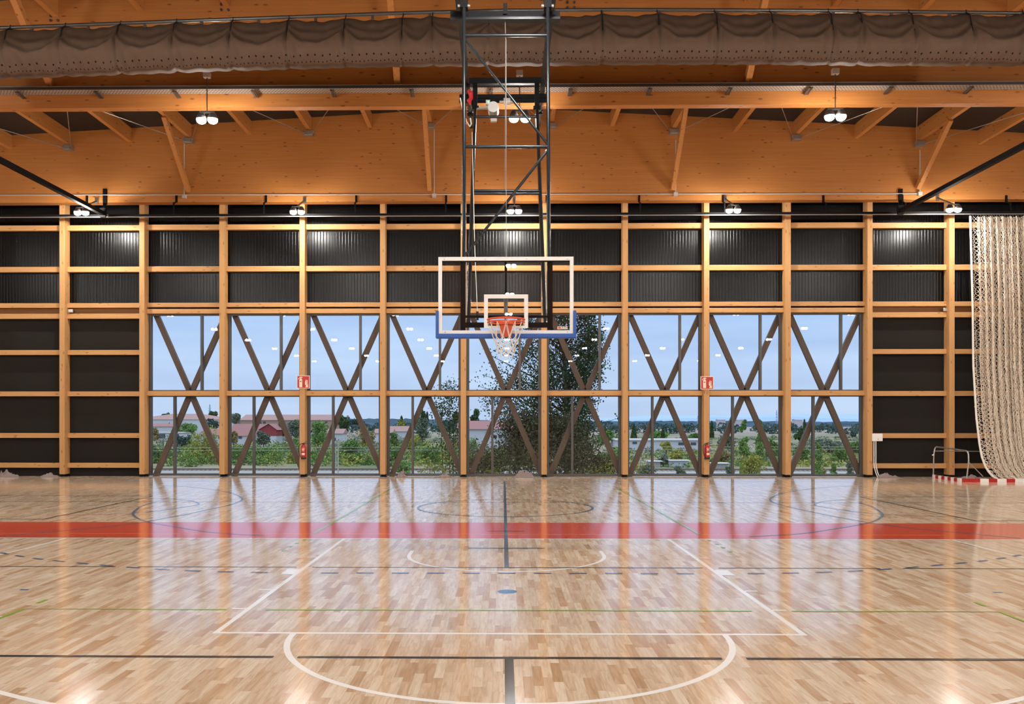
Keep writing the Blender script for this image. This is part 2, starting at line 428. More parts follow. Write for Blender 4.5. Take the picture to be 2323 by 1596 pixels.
# timber bracing outside the glass
for i in range(first_w, last_w):
    x0, x1 = colX[i], colX[i + 1]; xm = (x0 + x1) / 2 + .07
    for (a, c) in (((x0 + .20, 5.30), (xm - .03, 2.74)), ((x1 - .04, 5.30), (xm + .03, 2.74)),
                   ((xm - .03, 2.63), (x0 + .20, -.02)), ((xm + .03, 2.63), (x1 - .04, -.02))):
        MB().bar((a[0], 28.24, a[1]), (c[0], 28.24, c[1]), .13, .17, up=(0, 1, 0) if False else (1, 0, 0)).build('brace', M['brace'], wall)
MB().box(colX[first_w], colX[last_w], 28.16, 28.36, 2.60, 2.78).build('outer_rail', M['frame'], wall)
# small steel connectors on the wall
for (px, py) in ((158, 705), (2141, 702)):
    p = W(px, py, 27.8)
    MB().box(p.x - .03, p.x + .12, 27.76, 27.80, p.z - .05, p.z + .05).build('steel_connector', M['steel'], wall)

for nm, bx in (('wall_left', (XL - .2, XL, YB, 28.1, 0, 12)), ('wall_right', (XR, XR + .2, YB, 28.1, 0, 12)), ('wall_front', (XL, XR, YB - .2, YB, 0, 12))):
    tag(MB().box(*bx).build(nm, M['recess']), kind='structure')
tag(MB().box(XL, XR, 27.975, 27.998, 0, .02).build('baseboard_back', M['p_white']), kind='structure') if False else None

ceil = tag(empty('ceiling', (0, 10, 9)), kind='structure', label='dark roof deck on orange glulam girders and purlins')
b = MB()
for xa, xb in ((XL, RIDGE_X), (RIDGE_X, XR)):
    za, zb = roof_z(xa), roof_z(xb)
    b.add([(xa, YB, za), (xb, YB, zb), (xb, 28.2, zb), (xa, 28.2, za), (xa, YB, za + .2), (xb, YB, zb + .2), (xb, 28.2, zb + .2), (xa, 28.2, za + .2)],
          [(0, 3, 2, 1), (4, 5, 6, 7), (0, 1, 5, 4), (1, 2, 6, 5), (2, 3, 7, 6), (3, 0, 4, 7)])
b.build('roof_deck', M['deck'], ceil)
for g, y in enumerate(GIRD):
    th = .34 if g == 0 else .22
    MB().prism_y([(XL, BOT), (XR, BOT), (XR, roof_z(XR)), (RIDGE_X, RIDGE_Z), (XL, roof_z(XL))], y, y + th).build('girder', M['girder'], ceil)
PX = [RIDGE_X + 1.905 * k for k in range(-12, 13)]
for g in range(5):
    y1 = GIRD[g]; y0 = GIRD[g + 1] + .22
    for k, x in zip(range(-12, 13), PX):
        z = roof_z(x)
        MB().box(x - .065, x + .065, y0, y1, z - .43, z).build('purlin', M['purlin'], ceil)
    for k, x in zip(range(-12, 13), PX):
        z = roof_z(x)
        if k % 4 == 3:      # raking struts from the girder foot up to a purlin
            MB().bar((x - .02, y1 - .03, 9.05), (x - .02, y1 - 2.0, z - .44), .13, .16).build('knee_brace', M['purlin'], ceil)
            MB().tube([(x - .02, y1 - .16, 9.22), (x - .02, y1 - .14, 9.19)], .03, 8).build('bolt', M['dull_steel'], ceil)
        if k % 2 and g == 0:
            MB().box(x - .14, x + .14, y1 - .16, y1, z - .62, z - .46).box(x - .10, x + .10, y1 - .20, y1 - .04, z - .60, z - .53).build('steel_bracket', M['steel'], ceil)
            for dk in (-2, 2):
                x2 = x + 1.905 * dk
                if XL < x2 < XR:
                    MB().tube([(x + .12 * dk / 2, y1 - .14, z - .55), (x2 - .12 * dk / 2, y0 + .14, roof_z(x2) - .55)], .011, 6).build('tie_rod', M['steel'], ceil)
# conduits on the far girder
b = MB().tube([W(-300, 443, 27.26), W(2085, 439, 27.26)], .016, 6)
b.build('conduit', M['grey_plastic'], ceil)
for px, py, pt in ((418, 445, 322), (985, 443, 290), (1533, 440, 318), (2087, 439, 340)):
    p = W(px, py, 27.24); q = W(px, pt, 27.24)
    MB().tube([p, (p.x, p.y, q.z)], .014, 6).build('conduit', M['grey_plastic'], ceil)
    MB().box(p.x - .06, p.x + .06, 27.2, 27.3, p.z - .06, p.z + .05).build('junction_box', M['grey_plastic'], ceil)
# bolt clusters on the second girder
for px, py in ((502, 10), (502, 22), (518, 22), (115, 36), (115, 46), (131, 46), (1287, 5), (1303, 5), (1287, 17), (1303, 17)):
    p = W(px, py, 19.06)
    MB().tube([(p.x, 19.10, p.z), (p.x, 19.04, p.z)], .028, 8).build('bolt', M['dull_steel'], ceil)

# ------------------------------------------------------------------ court markings: thin paint films on the floor
ZF = [.0008]
def strip(name, pts, w, m, z=None, closed=False):
    pts = [Vector((p[0], p[1])) for p in pts]; n = len(pts)
    if z is None: ZF[0] += .00006; z = ZF[0]
    V = []
    for i, p in enumerate(pts):
        a = pts[i - 1] if (i or closed) else p; c = pts[(i + 1) % n] if (i < n - 1 or closed) else p
        d = (c - a).normalized(); nn = Vector((-d.y, d.x)) * w / 2
        V += [(p.x + nn.x, p.y + nn.y, z), (p.x - nn.x, p.y - nn.y, z)]
    fs = [(2 * i, 2 * i + 1, 2 * ((i + 1) % n) + 1, 2 * ((i + 1) % n)) for i in range(n if closed else n - 1)]
    b = MB().add(V, fs); o = b.build(name, m, floor)
    me = o.data
    if me.polygons and me.polygons[0].normal.z < 0: me.flip_normals()
    return o
def arc(cx, cy, r, a0, a1, n=48):
    return [(cx + r * math.cos(math.radians(a0 + (a1 - a0) * i / n)), cy + r * math.sin(math.radians(a0 + (a1 - a0) * i / n))) for i in range(n + 1)]
def fl(pts): return [tuple(W(x, y, Z=0)[:2]) for x, y in pts]
def mirror(pts): return [(2 * XC - x, y) for x, y in pts]
def smooth(pts, n=6):
    P = [Vector(p) for p in pts]; P = [P[0] * 2 - P[1]] + P + [P[-1] * 2 - P[-2]]; out = []
    for i in range(1, len(P) - 2):
        for k in range(n):
            t = k / n
            out.append(tuple(.5 * ((2 * P[i]) + (P[i + 1] - P[i - 1]) * t + (2 * P[i - 1] - 5 * P[i] + 4 * P[i + 1] - P[i + 2]) * t * t + (-P[i - 1] + 3 * P[i] - 3 * P[i + 1] + P[i + 2]) * t ** 3)))
    out.append(tuple(P[-2])); return out
XC = .045
YE = 13.02                                 # end line of the near basketball court
strip('red_band', [(XL, 14.06), (XR, 14.06)], 2.04, M['p_red'])
strip('end_line', [(-8.6, YE - .025), (7.55 + 1.2, YE - .025)], .05, M['p_white'])
strip('yellow_line', [(XL, 13.52), (XR, 13.52)], .03, M['p_yellow'])
YF = 7.14
for s in (-1, 1):
    strip('lane_line', [(XC + s * 2.425, YE - .05), (XC + s * 2.425, YF)], .05, M['p_white'])
strip('free_throw_line', [(XC - 2.45, YF + .025), (XC + 2.45, YF + .025)], .05, M['p_white'])
strip('free_throw_arc', arc(XC, YF, 1.775, 180, 360), .05, M['p_white'])
strip('no_charge_arc', [(XC - 1.275, 11.78)] + arc(XC, 11.41, 1.275, 180, 360) + [(XC + 1.275, 11.78)], .05, M['p_white'])
strip('three_point_line', [(XC - 6.62, YE - .05), (XC - 6.62, 12.9 - .9)] + arc(XC, 11.42, 6.72, 184, 356, 80) + [(XC + 6.62, 12.0), (XC + 6.62, YE - .05)], .05, M['p_white'])
for s in (-1, 1):
    for py, w in ((1264, .05), (1339, .05), (1382, .05)):
        y = W(1141, py, Z=0).y
        strip('lane_tick', [(XC + s * 2.45, y), (XC + s * 2.58, y)], .045, M['p_white'])
    strip('lane_block', [(XC + s * 2.45, 10.10), (XC + s * 2.60, 10.10)], .36, M['p_white'])
strip('centre_stripe', [(XC, 25.6), (XC, 10.42)], .055, M['p_slate'])
strip('centre_stripe', [(XC, 6.43), (XC, 1.5)], .065, M['p_black'])
for s in (-1, 1):
    strip('black_side_line', [(XC, 10.42), (XC + s * 2.34, 10.42)], .035, M['p_black'])
    strip('black_side_line', [(XC + s * 2.53, 10.42), (XC + s * 4.45, 10.42)], .035, M['p_black'])
    strip('black_side_line', [(XC + s * 4.72, 10.42), (XC + s * 20, 10.42)], .035, M['p_black'])
    strip('black_side_line', [(XC, 6.43), (XC + s * 1.57, 6.43)], .05, M['p_black'])
    strip('black_side_line', [(XC + s * 1.75, 6.43), (XC + s * 15, 6.43)], .05, M['p_black'])
    strip('green_line', [(XC, 8.05), (XC + s * 2.25, 8.05)], .035, M['p_green'])
    strip('green_line', [(XC + s * 2.62, 8.05), (XC + s * 4.52, 8.05), (XC + s * 4.55, 4.0)], .04, M['p_green'])
    strip('green_line', [(XC + s * 4.53, 8.3), (XC + s * 4.53, 8.48)], .04, M['p_green'])
    # sector of a hundred green paint: line running to the far side
    q = fl([(711, 1210.6), (892, 1105)])
    strip('green_line', q if s < 0 else mirror(q), .05, M['p_green'])
    for p0, p1 in (((642, 1250), (648, 1247)), ((657, 1240.5), (662, 1238)), ((671, 1233), (676, 1230.5)), ((688, 1225), (692, 1223))):
        q = fl([p0, p1]); strip('green_dash', q if s < 0 else mirror(q), .05, M['p_green'])
    c1 = fl([(361, 1100), (426, 1103.4), (491, 1111), (529, 1119), (547, 1128), (549.5, 1132), (540, 1138.3), (516.5, 1146), (465, 1157), (413, 1168), (341, 1181), (328, 1183.5), (232, 1195), (134, 1204), (0, 1215.8)])
    c2 = fl([(328, 1130), (387, 1131), (434, 1135.7), (450, 1141), (444.5, 1145.3), (413, 1150.4), (362, 1158), (310, 1162.8), (284, 1164.6), (227, 1166.7), (142, 1168.5)])
    c3 = fl([(354, 1137.8), (328, 1144.7), (310, 1155), (302.5, 1163), (305, 1170.5), (325, 1180.4), (361, 1188), (413, 1197), (491, 1208), (600, 1214.5)])
    for nm, c, w in (('handball_arc', c1, .045), ('handball_arc', c2, .045), ('free_zone_arc', c3, .05)):
        q = smooth(c); strip(nm, q if s < 0 else mirror(q), w, M['p_blue'])
    for c, w in (([(-60, 1124), (52, 1123.4), (346, 1125)], .05), ([(346, 1125), (100, 1177)], .05), ([(100, 1177.3), (-200, 1176.3)], .05)):
        q = fl(c); strip('dark_line', q if s < 0 else mirror(q), w, M['p_black'])
    q = fl([(0, 1179), (110, 1159), (310, 1130), (345, 1120)]); strip('pale_line', q if s < 0 else mirror(q), .05, M['p_teal'])
strip('thin_line', [(-12, 18.9), (12, 18.9)], .04, M['p_slate'])
strip('thin_line', [(-11.2, 25.6), (11.4, 25.6)], .05, M['p_blue'])
strip('centre_circle', arc(XC, 17.8, 1.78, 0, 360, 72)[:-1], .05, M['p_slate'], closed=True)
strip('short_line', [(XC - .53, 12.02), (XC + .53, 12.02)], .045, M['p_slate'])
strip('short_line', [(XC - .3, 13.9), (XC + .3, 13.9)], .04, M['p_slate'])
dash = [(0, 10.02), (1.5, 10.02), (2.2, 10.02), (2.9, 10.04), (3.7, 10.14), (4.25, 10.28), (4.85, 10.48), (5.4, 10.72), (5.95, 10.98), (6.5, 11.32), (7.0, 11.69), (7.5, 12.15)]
dsm = smooth(dash, 24)
acc = 0; seg = []; L = [0]
for a, c in zip(dsm, dsm[1:]): L.append(L[-1] + math.dist(a, c))
def at_len(t):
    for i in range(len(L) - 1):
        if L[i + 1] >= t:
            k = (t - L[i]) / max(1e-9, L[i + 1] - L[i]); return (dsm[i][0] + (dsm[i + 1][0] - dsm[i][0]) * k, dsm[i][1] + (dsm[i + 1][1] - dsm[i][1]) * k)
    return dsm[-1]
for s in (-1, 1):
    for k in range(19):
        a, c = (-.1 + .41 * k, .1 + .41 * k)
        if k == 0 and s > 0: continue
        if k == 0: q = [(XC - .1, 10.02), (XC + .1, 10.02)]
        else: q = [(XC + s * at_len(t)[0], at_len(t)[1]) for t in (a, (a + c) / 2, c)]
        if 2.3 < abs(q[0][0] - XC) < 2.58: continue
        strip('free_throw_dash', q, .045, M['p_blue'])
MB().lathe([(.1, .0012), (.1, .0016)], (XC, 8.95, 0), 24).build('blue_spot', M['p_blue'], floor)
for s in (-1, 1): MB().box(XC + s * 5.03 - .045, XC + s * 5.03 + .045, 8.95, 9.0, .001, .0016).build('blue_spot', M['p_blue'], floor)

# ------------------------------------------------------------------ ceiling lights
def light_proto():
    root = empty('ceiling_light')
    b = LB()
    for s in (-1, 1):
        b.lathe([(.03, .14), (.06, .13), (.106, .035), (.106, .006), (.100, .006), (.100, .012)], (s * .12, 0, 0), 18)
    b.box(-.16, .16, -.02, .02, .13, .16)
    b.build('housing', M['dull_steel'], root, smooth=True)
    for s in (-1, 1):
        LB().lathe([(.100, .012), (.102, 0.0), (.098, -.035), (.080, -.066), (.046, -.086), (.008, -.092)], (s * .12, 0, 0), 18).build('lens', M['lens'], root, smooth=True)
    LB().tube([(0, 0, .15), (0, 0, .90)], .012, 6).build('hanger_rod', M['dull_steel'], root)
    LB().box(-.07, .07, -.05, .05, .88, .99).build('junction_box', M['grey_plastic'], root)
    return root
proto = light_proto(); proto.location = (0, 0, -50); first = False
LX = [-20.65, -13.65, -6.65, .35, 7.35, 14.35, 21.35]
vis = {(0, 1): 'twin lamp on the far girder, left of the first window', (0, 2): 'twin lamp on the far girder above the third window from left',
       (0, 3): 'twin lamp on the far girder seen behind the basketball mast', (0, 4): 'twin lamp on the far girder right of the basketball mast',
       (0, 5): 'twin lamp on the far girder beside the hanging net', (1, 2): 'large bright twin lamp under the near girder at left',
       (1, 3): 'large bright twin lamp under the near girder inside the hoist frame', (1, 4): 'large bright twin lamp under the near girder at right'}
for r, (y, z) in enumerate(((26.30, 8.14), (18.30, 8.15), (10.64, 8.40), (2.42, 8.40), (-5.8, 8.4), (-14.0, 8.4), (-22.2, 8.4), (-30.5, 8.4), (-38.7, 8.4))):
    for k, x in enumerate(LX):
        o = copy_tree(proto)
        o.location = (x, y, z)
        if r == 0:
            o.location.x = .35 + (x - .35) * .943
            for ch in [c for c in bpy.data.objects if c.parent == o]:
                if ch.name.startswith(('hanger_rod', 'junction_box')): bpy.data.objects.remove(ch)
            LB().bar((0, 0, .15), (0, .99, .60), .03, .04).box(-.05, .05, .97, 1.0, .50, .70).build('mounting_arm', M['dull_steel'], o)
        elif r == 1: o.location.x = .35 + (x - .35) * .945
        elif r > 1: o.rotation_euler = (math.radians(25), 0, 0)
        tag(o, vis.get((r, k), 'twin lamp on a girder outside the picture, at most seen mirrored in the windows'), 'light', 'twin ceiling lights in rows under the girders')

for ch in [c for c in bpy.data.objects if c.parent == proto]: bpy.data.objects.remove(ch)
bpy.data.objects.remove(proto)

# ------------------------------------------------------------------ cable tray
tray = tag(empty('cable_tray', (0, 18.9, 9)), 'long perforated steel cable tray along the near girder', 'cable tray')
MB().box(-22, 22, 18.79, 19.06, 8.98, 8.99).build('perforated_base', M['perf'], tray)
MB().box(-22, 22, 18.775, 18.79, 8.98, 9.04).build('side_wall', M['traydark'], tray)
MB().box(-22, 22, 18.765, 18.80, 9.04, 9.052).build('top_lip', M['steel'], tray)
for k in range(-12, 13):
    x = -.28 + 1.72 * k
    MB().bar((x, 19.06, 8.90), (x, 18.76, 8.93), .05, .03).bar((x + .05, 19.06, 8.90), (x + .05, 18.76, 8.93), .02, .03).build('bracket', M['dull_steel'], tray)

# ------------------------------------------------------------------ divider curtain, raised
cur = tag(empty('divider_curtain', (0, 16.5, 9)), 'grey divider curtain gathered up in scallops below the roof', 'curtain')
YC = 16.5
topL = [(-200, 70), (0, 66), (150, 60), (402, 51), (657, 44), (910, 38), (1141, 34), (1400, 30), (1625, 28), (1850, 28), (2080, 30), (2323, 31), (2500, 34)]
botL = [(-200, 184), (0, 179), (250, 170), (500, 161), (760, 154), (1000, 150), (1141, 150), (1400, 147), (1700, 146), (2000, 149), (2323, 150), (2500, 154)]
tX = [W(a, b, YC) for a, b in topL]; bX = [W(a, b, YC) for a, b in botL]
def ztop(x): return float(np.interp(x, [p.x for p in tX], [p.z for p in tX]))
def zbot(x): return float(np.interp(x, [p.x for p in bX], [p.z for p in bX]))
ropes = [W(px, 60, YC).x for px in (-225, -100, 25, 150, 275, 402, 530, 657, 785, 915, 982, 1109, 1237, 1364, 1490, 1620, 1745, 1878, 1945, 2060, 2190, 2318, 2445)]
nx, nv = 900, 34
xs = np.linspace(ropes[0], ropes[-1], nx)
V = np.zeros((nx, nv, 3)); UV = np.zeros((nx, nv, 2))
for i, x in enumerate(xs):
    j = max(0, min(len(ropes) - 2, int(np.searchsorted(ropes, x) - 1)))
    w = ropes[j + 1] - ropes[j]; t = (x - ropes[j]) / w; A = min(1.0, w / 1.1)
    n = 4 * t * (1 - t)                                  # 0 at rope, 1 mid-bay
    zt, zb = ztop(x), zbot(x)
    zt -= .055 * n * A; zb += .0 + .035 * (1 - n) ** 6
    for k in range(nv):
        v = k / (nv - 1)                                 # 0 bottom .. 1 top
        z = zb + (zt - zb) * v
        c = .66 - .34 * n ** .75                         # crest of the swag: high at the cords, low mid-bay
        if v > c:
            q = (v - c) / (1 - c)
            D = .36 * (1 - q) ** .85 + .045 * n ** .5 * A * math.sin(2 * math.pi * (2.6 * q + .1)) * (1 - q)
        else:
            q = v / c
            D = .10 + .26 * math.sin(q * math.pi / 2) ** .75
        D -= .15 * (1 - n) ** 9 * math.exp(-((v - .62) / .26) ** 2)              # cinched at the cord
        D += .085 * A * math.sin(34 * min(t, 1 - t) + 2.0 * v) * (1 - n) ** 2.2 * max(0, 1 - v * 1.5)
        D += .010 * math.sin(x * 23 + v * 9) + .012 * math.sin(x * 7.3 - v * 14)
        yy = YC - D
        if k == 0: yy = YC + .02
        V[i, k] = (x, yy, z + .008 * math.sin(x * 17)); UV[i, k] = (x, (zt - zb) * v)
Q = []
for i in range(nx - 1):
    a = i * nv + np.arange(nv - 1); Q.append(np.stack([a, a + nv, a + nv + 1, a + 1], 1))
Q = np.concatenate(Q)
co = np_mesh('fabric', V.reshape(-1, 3) - np.array((0, 16.5, 9)), Q, M['curtain'], cur)
uvl = co.data.uv_layers.new(name='UVMap'); ids = np.zeros(len(co.data.loops), np.int32); co.data.loops.foreach_get('vertex_index', ids)
uvl.data.foreach_set('uv', UV.reshape(-1, 2)[ids].astype(np.float32).ravel())
co.data.shade_smooth()
so = co.modifiers.new('solidify', 'SOLIDIFY'); so.thickness = .006
rail = [W(px, py, YC) for px, py in ((-250, 72), (0, 63.5), (300, 52), (600, 41), (900, 30), (1141, 24), (1400, 22), (1800, 24), (2080, 27), (2323, 30), (2500, 33))]
MB().tube(rail, .034, 10).build('track', M['dull_steel'], cur, smooth=True)
for k in range(len(ropes)):
    x = ropes[k]; zt = ztop(x)
    MB().tube([(x, YC - .02, zt + .06), (x, YC - .03, zt), (x, YC - .16, zt - .10), (x, YC - .26, zt - .44)], .012, 6).build('lift_cord', M['black'], cur)
for k in range(22):
    x = -11.2 + 1.09 * k; z = float(np.interp(x, [p.x for p in rail], [p.z for p in rail]))
    MB().box(x - .025, x + .025, YC - .02, YC + .02, z - .10, z).build('track_clip', M['dull_steel'], cur)

# ------------------------------------------------------------------ rails for the nets
YN = 27.05
nr = tag(empty('curtain_rail', (0, YN, 8)), 'black net rail hung along the far wall', 'rail')
zl, zr = W(0, 490, YN).z, W(2323, 484, YN).z; zn = (zl + zr) / 2
MB().box(-20, 20, YN - .035, YN + .035, zn - .03, zn + .05).build('track', M['black_metal'], nr)
MB().tube([(-20, YN - .04, zn - .035), (20, YN - .04, zn - .035)], .018, 8).build('lower_strip', M['steel'], nr)  # bright steel strip stands in for the highlight along the black rail's lower edge
for px in (-7, 197, 400, 603, 808, 1012, 1240, 1450, 1640, 1868, 2047, 2283):
    p = W(px, 450, 27.27)
    b = MB().box(p.x - .03, p.x + .03, 27.255, 27.30, p.z - .12, p.z + .10)
    b.bar((p.x, 27.27, p.z - .10), (p.x, YN + .02, p.z - .20), .04, .03).box(p.x - .02, p.x + .02, YN - .02, YN + .03, zn, p.z - .18)
    b.build('hanger', M['black_metal'], nr)
for X, lab, ppx in ((W(232, 480, 26.7).x, 'left', 238), (W(2045, 475, 26.7).x, 'right', 2043)):
    z = 8.22
    r = tag(empty('overhead_rail', (X, 26.9, z)), 'black box rail running under the roof on the %s side' % lab, 'rail')
    MB().box(X - .05, X + .05, -10, 26.9, z - .06, z + .05).build('track', M['black_metal'], r)
    MB().box(X - .065, X + .065, -10, 26.85, z - .075, z - .06).build('lower_strip', M['black_metal'], r)
    p = W(ppx, 428, 27.27)
    MB().box(p.x - .06, p.x + .06, 27.25, 27.31, 8.62, p.z).bar((p.x, 27.28, 8.66), (X, 26.8, z + .06), .10, .04).box(X - .09, X + .09, 26.72, 26.80, z - .12, z + .16).build('hanger_plate', M['black_metal'], r)

# ------------------------------------------------------------------ ball-stop net bunched at the right
net = tag(empty('ball_stop_net', (15.5, 26.3, 0)), 'beige mesh ball stop net bunched at the right edge', 'net')
NZ_ = (0, .1, .36, .70, 1.13, 1.9, 3.45, 5.2, 8.3); ND_ = (1.0, .74, .50, .36, .28, .19, .10, .08, 0)
def net_sheet(nU, nZ, xa, xb, folds, amp, phase, ydx):
    us = np.concatenate([np.linspace(0, .09, 7), np.linspace(.09, 1, nU - 6)[1:]]); zs = np.linspace(0, 1, nZ)
    uu, zz = np.meshgrid(us, zs, indexing='ij')
    h = .03 + zz * (zn - .14)
    ph = 2 * np.pi * (uu * folds + .16 * np.sin(7 * uu + phase) + .05 * np.sin(2.3 * zz + 9 * uu) + .10 * np.sin(41 * uu + 2 * phase) + .03 * np.sin(9 * zz + 60 * uu))
    a = amp * (.4 + .6 * np.sin(3.1 * np.pi * uu + phase) ** 2)
    a = a * np.clip((uu - .04) / .10, 0.05, 1)
    fwd = 1.45 * np.clip(1 - h / 5.0, 0, 1) ** 2.2
    y = YN - .02 + ydx - a * np.sin(ph) * (1.0 - .5 * zz) - fwd
    x = xa + (xb - xa) * uu + .07 * np.sin(2 * ph + phase) * (1.1 - .8 * zz)
    x = x + np.interp(h, NZ_, ND_) * (1 - .35 * uu)
    x = x * (1 - fwd / YN)
    P = np.stack([x, y, h + .04 * (1 - zz) * np.sin(5 * uu + phase) ** 2], -1).reshape(-1, 3)
    P += rng.normal(0, .010, P.shape)
    idx = np.arange(nU * nZ).reshape(nU, nZ)
    i, j = np.meshgrid(np.arange(nU - 1), np.arange(nZ - 1), indexing='ij'); ev = ((i + j) % 2 == 0)
    E1 = np.stack([idx[i, j][ev], idx[i + 1, j + 1][ev]], 1); E2 = np.stack([idx[i + 1, j][~ev], idx[i, j + 1][~ev]], 1)
    return P, np.concatenate([E1, E2])
def edges_to_mesh(P, E, r):
    a, b = P[E[:, 0]], P[E[:, 1]]; d = b - a; d /= np.linalg.norm(d, axis=1, keepdims=True) + 1e-9
    ref = np.where(np.abs(d[:, 2:3]) > .9, np.array([[0, 1., 0]]), np.array([[0, 0, 1.]]))
    n1 = np.cross(d, ref); n1 /= np.linalg.norm(n1, axis=1, keepdims=True) + 1e-9; n2 = np.cross(d, n1)
    Vs = []
    for t in (0, 2.094, 4.189):
        o = (n1 * math.cos(t) + n2 * math.sin(t)) * r
        Vs += [a + o, b + o]
    V = np.stack(Vs, 1).reshape(-1, 3); base = np.arange(len(E))[:, None] * 6
    Q = np.concatenate([base + np.array([0, 2, 3, 1]), base + np.array([2, 4, 5, 3]), base + np.array([4, 0, 1, 5])])
    return V, Q
XN0, XN1 = W(2199, 490, YN).x, W(2323, 490, YN).x + 1.2
vs_, qs_, o_ = [], [], 0
for (nU, folds, amp, ph, ydx, r) in ((300, 15, .20, .3, 0, .0058), (240, 10, .26, 1.9, .10, .0055)):
    P_, E_ = net_sheet(nU, 130, XN0 + (.28 if ydx else 0), XN1, folds, amp, ph, ydx)
    v_, q_ = edges_to_mesh(P_, E_, r); vs_.append(v_); qs_.append(q_ + o_); o_ += len(v_)
np_mesh('mesh', np.concatenate(vs_) - np.array((15.5, 26.3, 0)), np.concatenate(qs_), M['netcord'], net)
edge = []
for k in range(60):
    h = .03 + k / 59 * (zn - .14)
    fw = 1.45 * max(0, 1 - h / 5.0) ** 2.2
    edge.append(((XN0 - .03 + float(np.interp(h, NZ_, ND_))) * (1 - fw / YN), YN - .10 - fw, h))
MB().tube(edge, .03, 8).build('border_rope', M['rope'], net, smooth=True)
b = MB()
for k in range(36):
    x = XN0 + (XN1 - XN0) * k / 35
    b.tube([(x, YN - .03, zn - .02), (x, YN - .05, zn - .12)], .012, 5)
b.build('hooks', M['black'], net); tag(bpy.data.objects['hooks'], kind='stuff')

# ------------------------------------------------------------------ ceiling mounted basketball goal
bk = tag(empty('basketball_goal', (XC, 11.5, 2.9)), 'ceiling hung basketball goal with glass backboard, orange rim and black folding mast', 'basketball hoop')
YBD = 11.47
def px(x, y, Y=YBD): return W(x, y, Y)
p0, p1 = px(994.5, 757.5), px(1301, 582)
bx0, bx1, bz0, bz1 = p0.x, p1.x, p0.z, p1.z
bw = .048
gl = MB().box(bx0 + .01, bx1 - .01, YBD, YBD + .015, bz0 + .01, bz1 - .01).build('backboard', M['boardglass'], bk)
b = MB().box(bx0, bx1, YBD - .006, YBD + .03, bz1 - bw, bz1).box(bx0, bx1, YBD - .006, YBD + .03, bz0, bz0 + bw)
b.box(bx0, bx0 + bw, YBD - .006, YBD + .03, bz0 + bw, bz1 - bw).box(bx1 - bw, bx1, YBD - .006, YBD + .03, bz0 + bw, bz1 - bw)
fr_ = b.build('board_frame', M['white'], bk)
MB().box(bx0 + .02, bx1 - .02, YBD + .03, YBD + .05, bz1 - bw - .012, bz1 - .01).build('frame_backing', M['black_metal'], bk)
for t in (.045, .35, .655, .955):
    x = bx0 + (bx1 - bx0) * t
    MB().tube([(x, YBD - .018, bz1 - .03), (x, YBD - .006, bz1 - .03)], .009, 8).build('screw', M['steel'], fr_)
for t in (.05, .955):
    x = bx0 + (bx1 - bx0) * t
    MB().tube([(x, YBD - .018, bz0 + .025), (x, YBD - .006, bz0 + .025)], .009, 8).build('screw', M['steel'], fr_)
q0, q1 = px(1098, 744), px(1198, 667.5)
t = .052
b = MB().box(q0.x, q1.x, YBD - .005, YBD - .0005, q1.z - t, q1.z).box(q0.x, q0.x + t, YBD - .005, YBD - .0005, q0.z, q1.z - t)
b.box(q1.x - t, q1.x, YBD - .005, YBD - .0005, q0.z, q1.z - t).box(q0.x + t, q1.x - t, YBD - .005, YBD - .0005, q0.z, q0.z + .03)
b.build('target_square', M['white'], gl)
# blue edge padding
r = .026
pts = [(bx0 - .012, YBD + .01, bz0 + .34), (bx0 - .012, YBD + .01, bz0 - .0), (bx0 + .03, YBD + .01, bz0 - .026), (bx1 - .03, YBD + .01, bz0 - .026), (bx1 + .012, YBD + .01, bz0 - .0), (bx1 + .012, YBD + .01, bz0 + .34)]
b = MB()
b.box(bx0 - .035, bx0 + .006, YBD - .035, YBD + .055, bz0 - .02, bz0 + .31).box(bx1 - .006, bx1 + .035, YBD - .035, YBD + .055, bz0 - .02, bz0 + .31)
b.box(bx0 - .035, bx1 + .035, YBD - .035, YBD + .055, bz0 - .058, bz0 + .004)
b.build('edge_padding', M['blue'], bk, bevel=.014)
# sticker
s0, s1 = px(1264.5, 746.5), px(1287.5, 740)
stk = MB().box(s0.x, s1.x, YBD - .004, YBD - .001, s0.z, s1.z).build('maker_sticker', M['cream'], bk)
MB().box(s0.x + .01, s0.x + .045, YBD - .006, YBD - .004, s0.z + .008, s1.z - .008).build('sticker_mark', M['orange'], stk)
def text_mesh(txt, size, name, m, parent, loc, thick=.001):
    cu = bpy.data.curves.new(name, 'FONT'); cu.body = txt; cu.size = size; cu.extrude = thick; cu.align_x = 'LEFT'
    to = bpy.data.objects.new(name + '_src', cu); COL.objects.link(to)
    bpy.context.view_layer.update()
    me = bpy.data.meshes.new_from_object(to.evaluated_get(bpy.context.evaluated_depsgraph_get()))
    bpy.data.objects.remove(to); me.materials.clear(); me.materials.append(m)
    R = Matrix.Rotation(math.pi / 2, 4, 'X'); me.transform(Matrix.Translation(loc) @ R)
    o = bpy.data.objects.new(name, me); COL.objects.link(o); o.parent = parent
    return o
to = text_mesh('RTM', .042, 'lettering', M['dull_steel'], stk, (s0.x + .055, YBD - .0052, s0.z + .006))
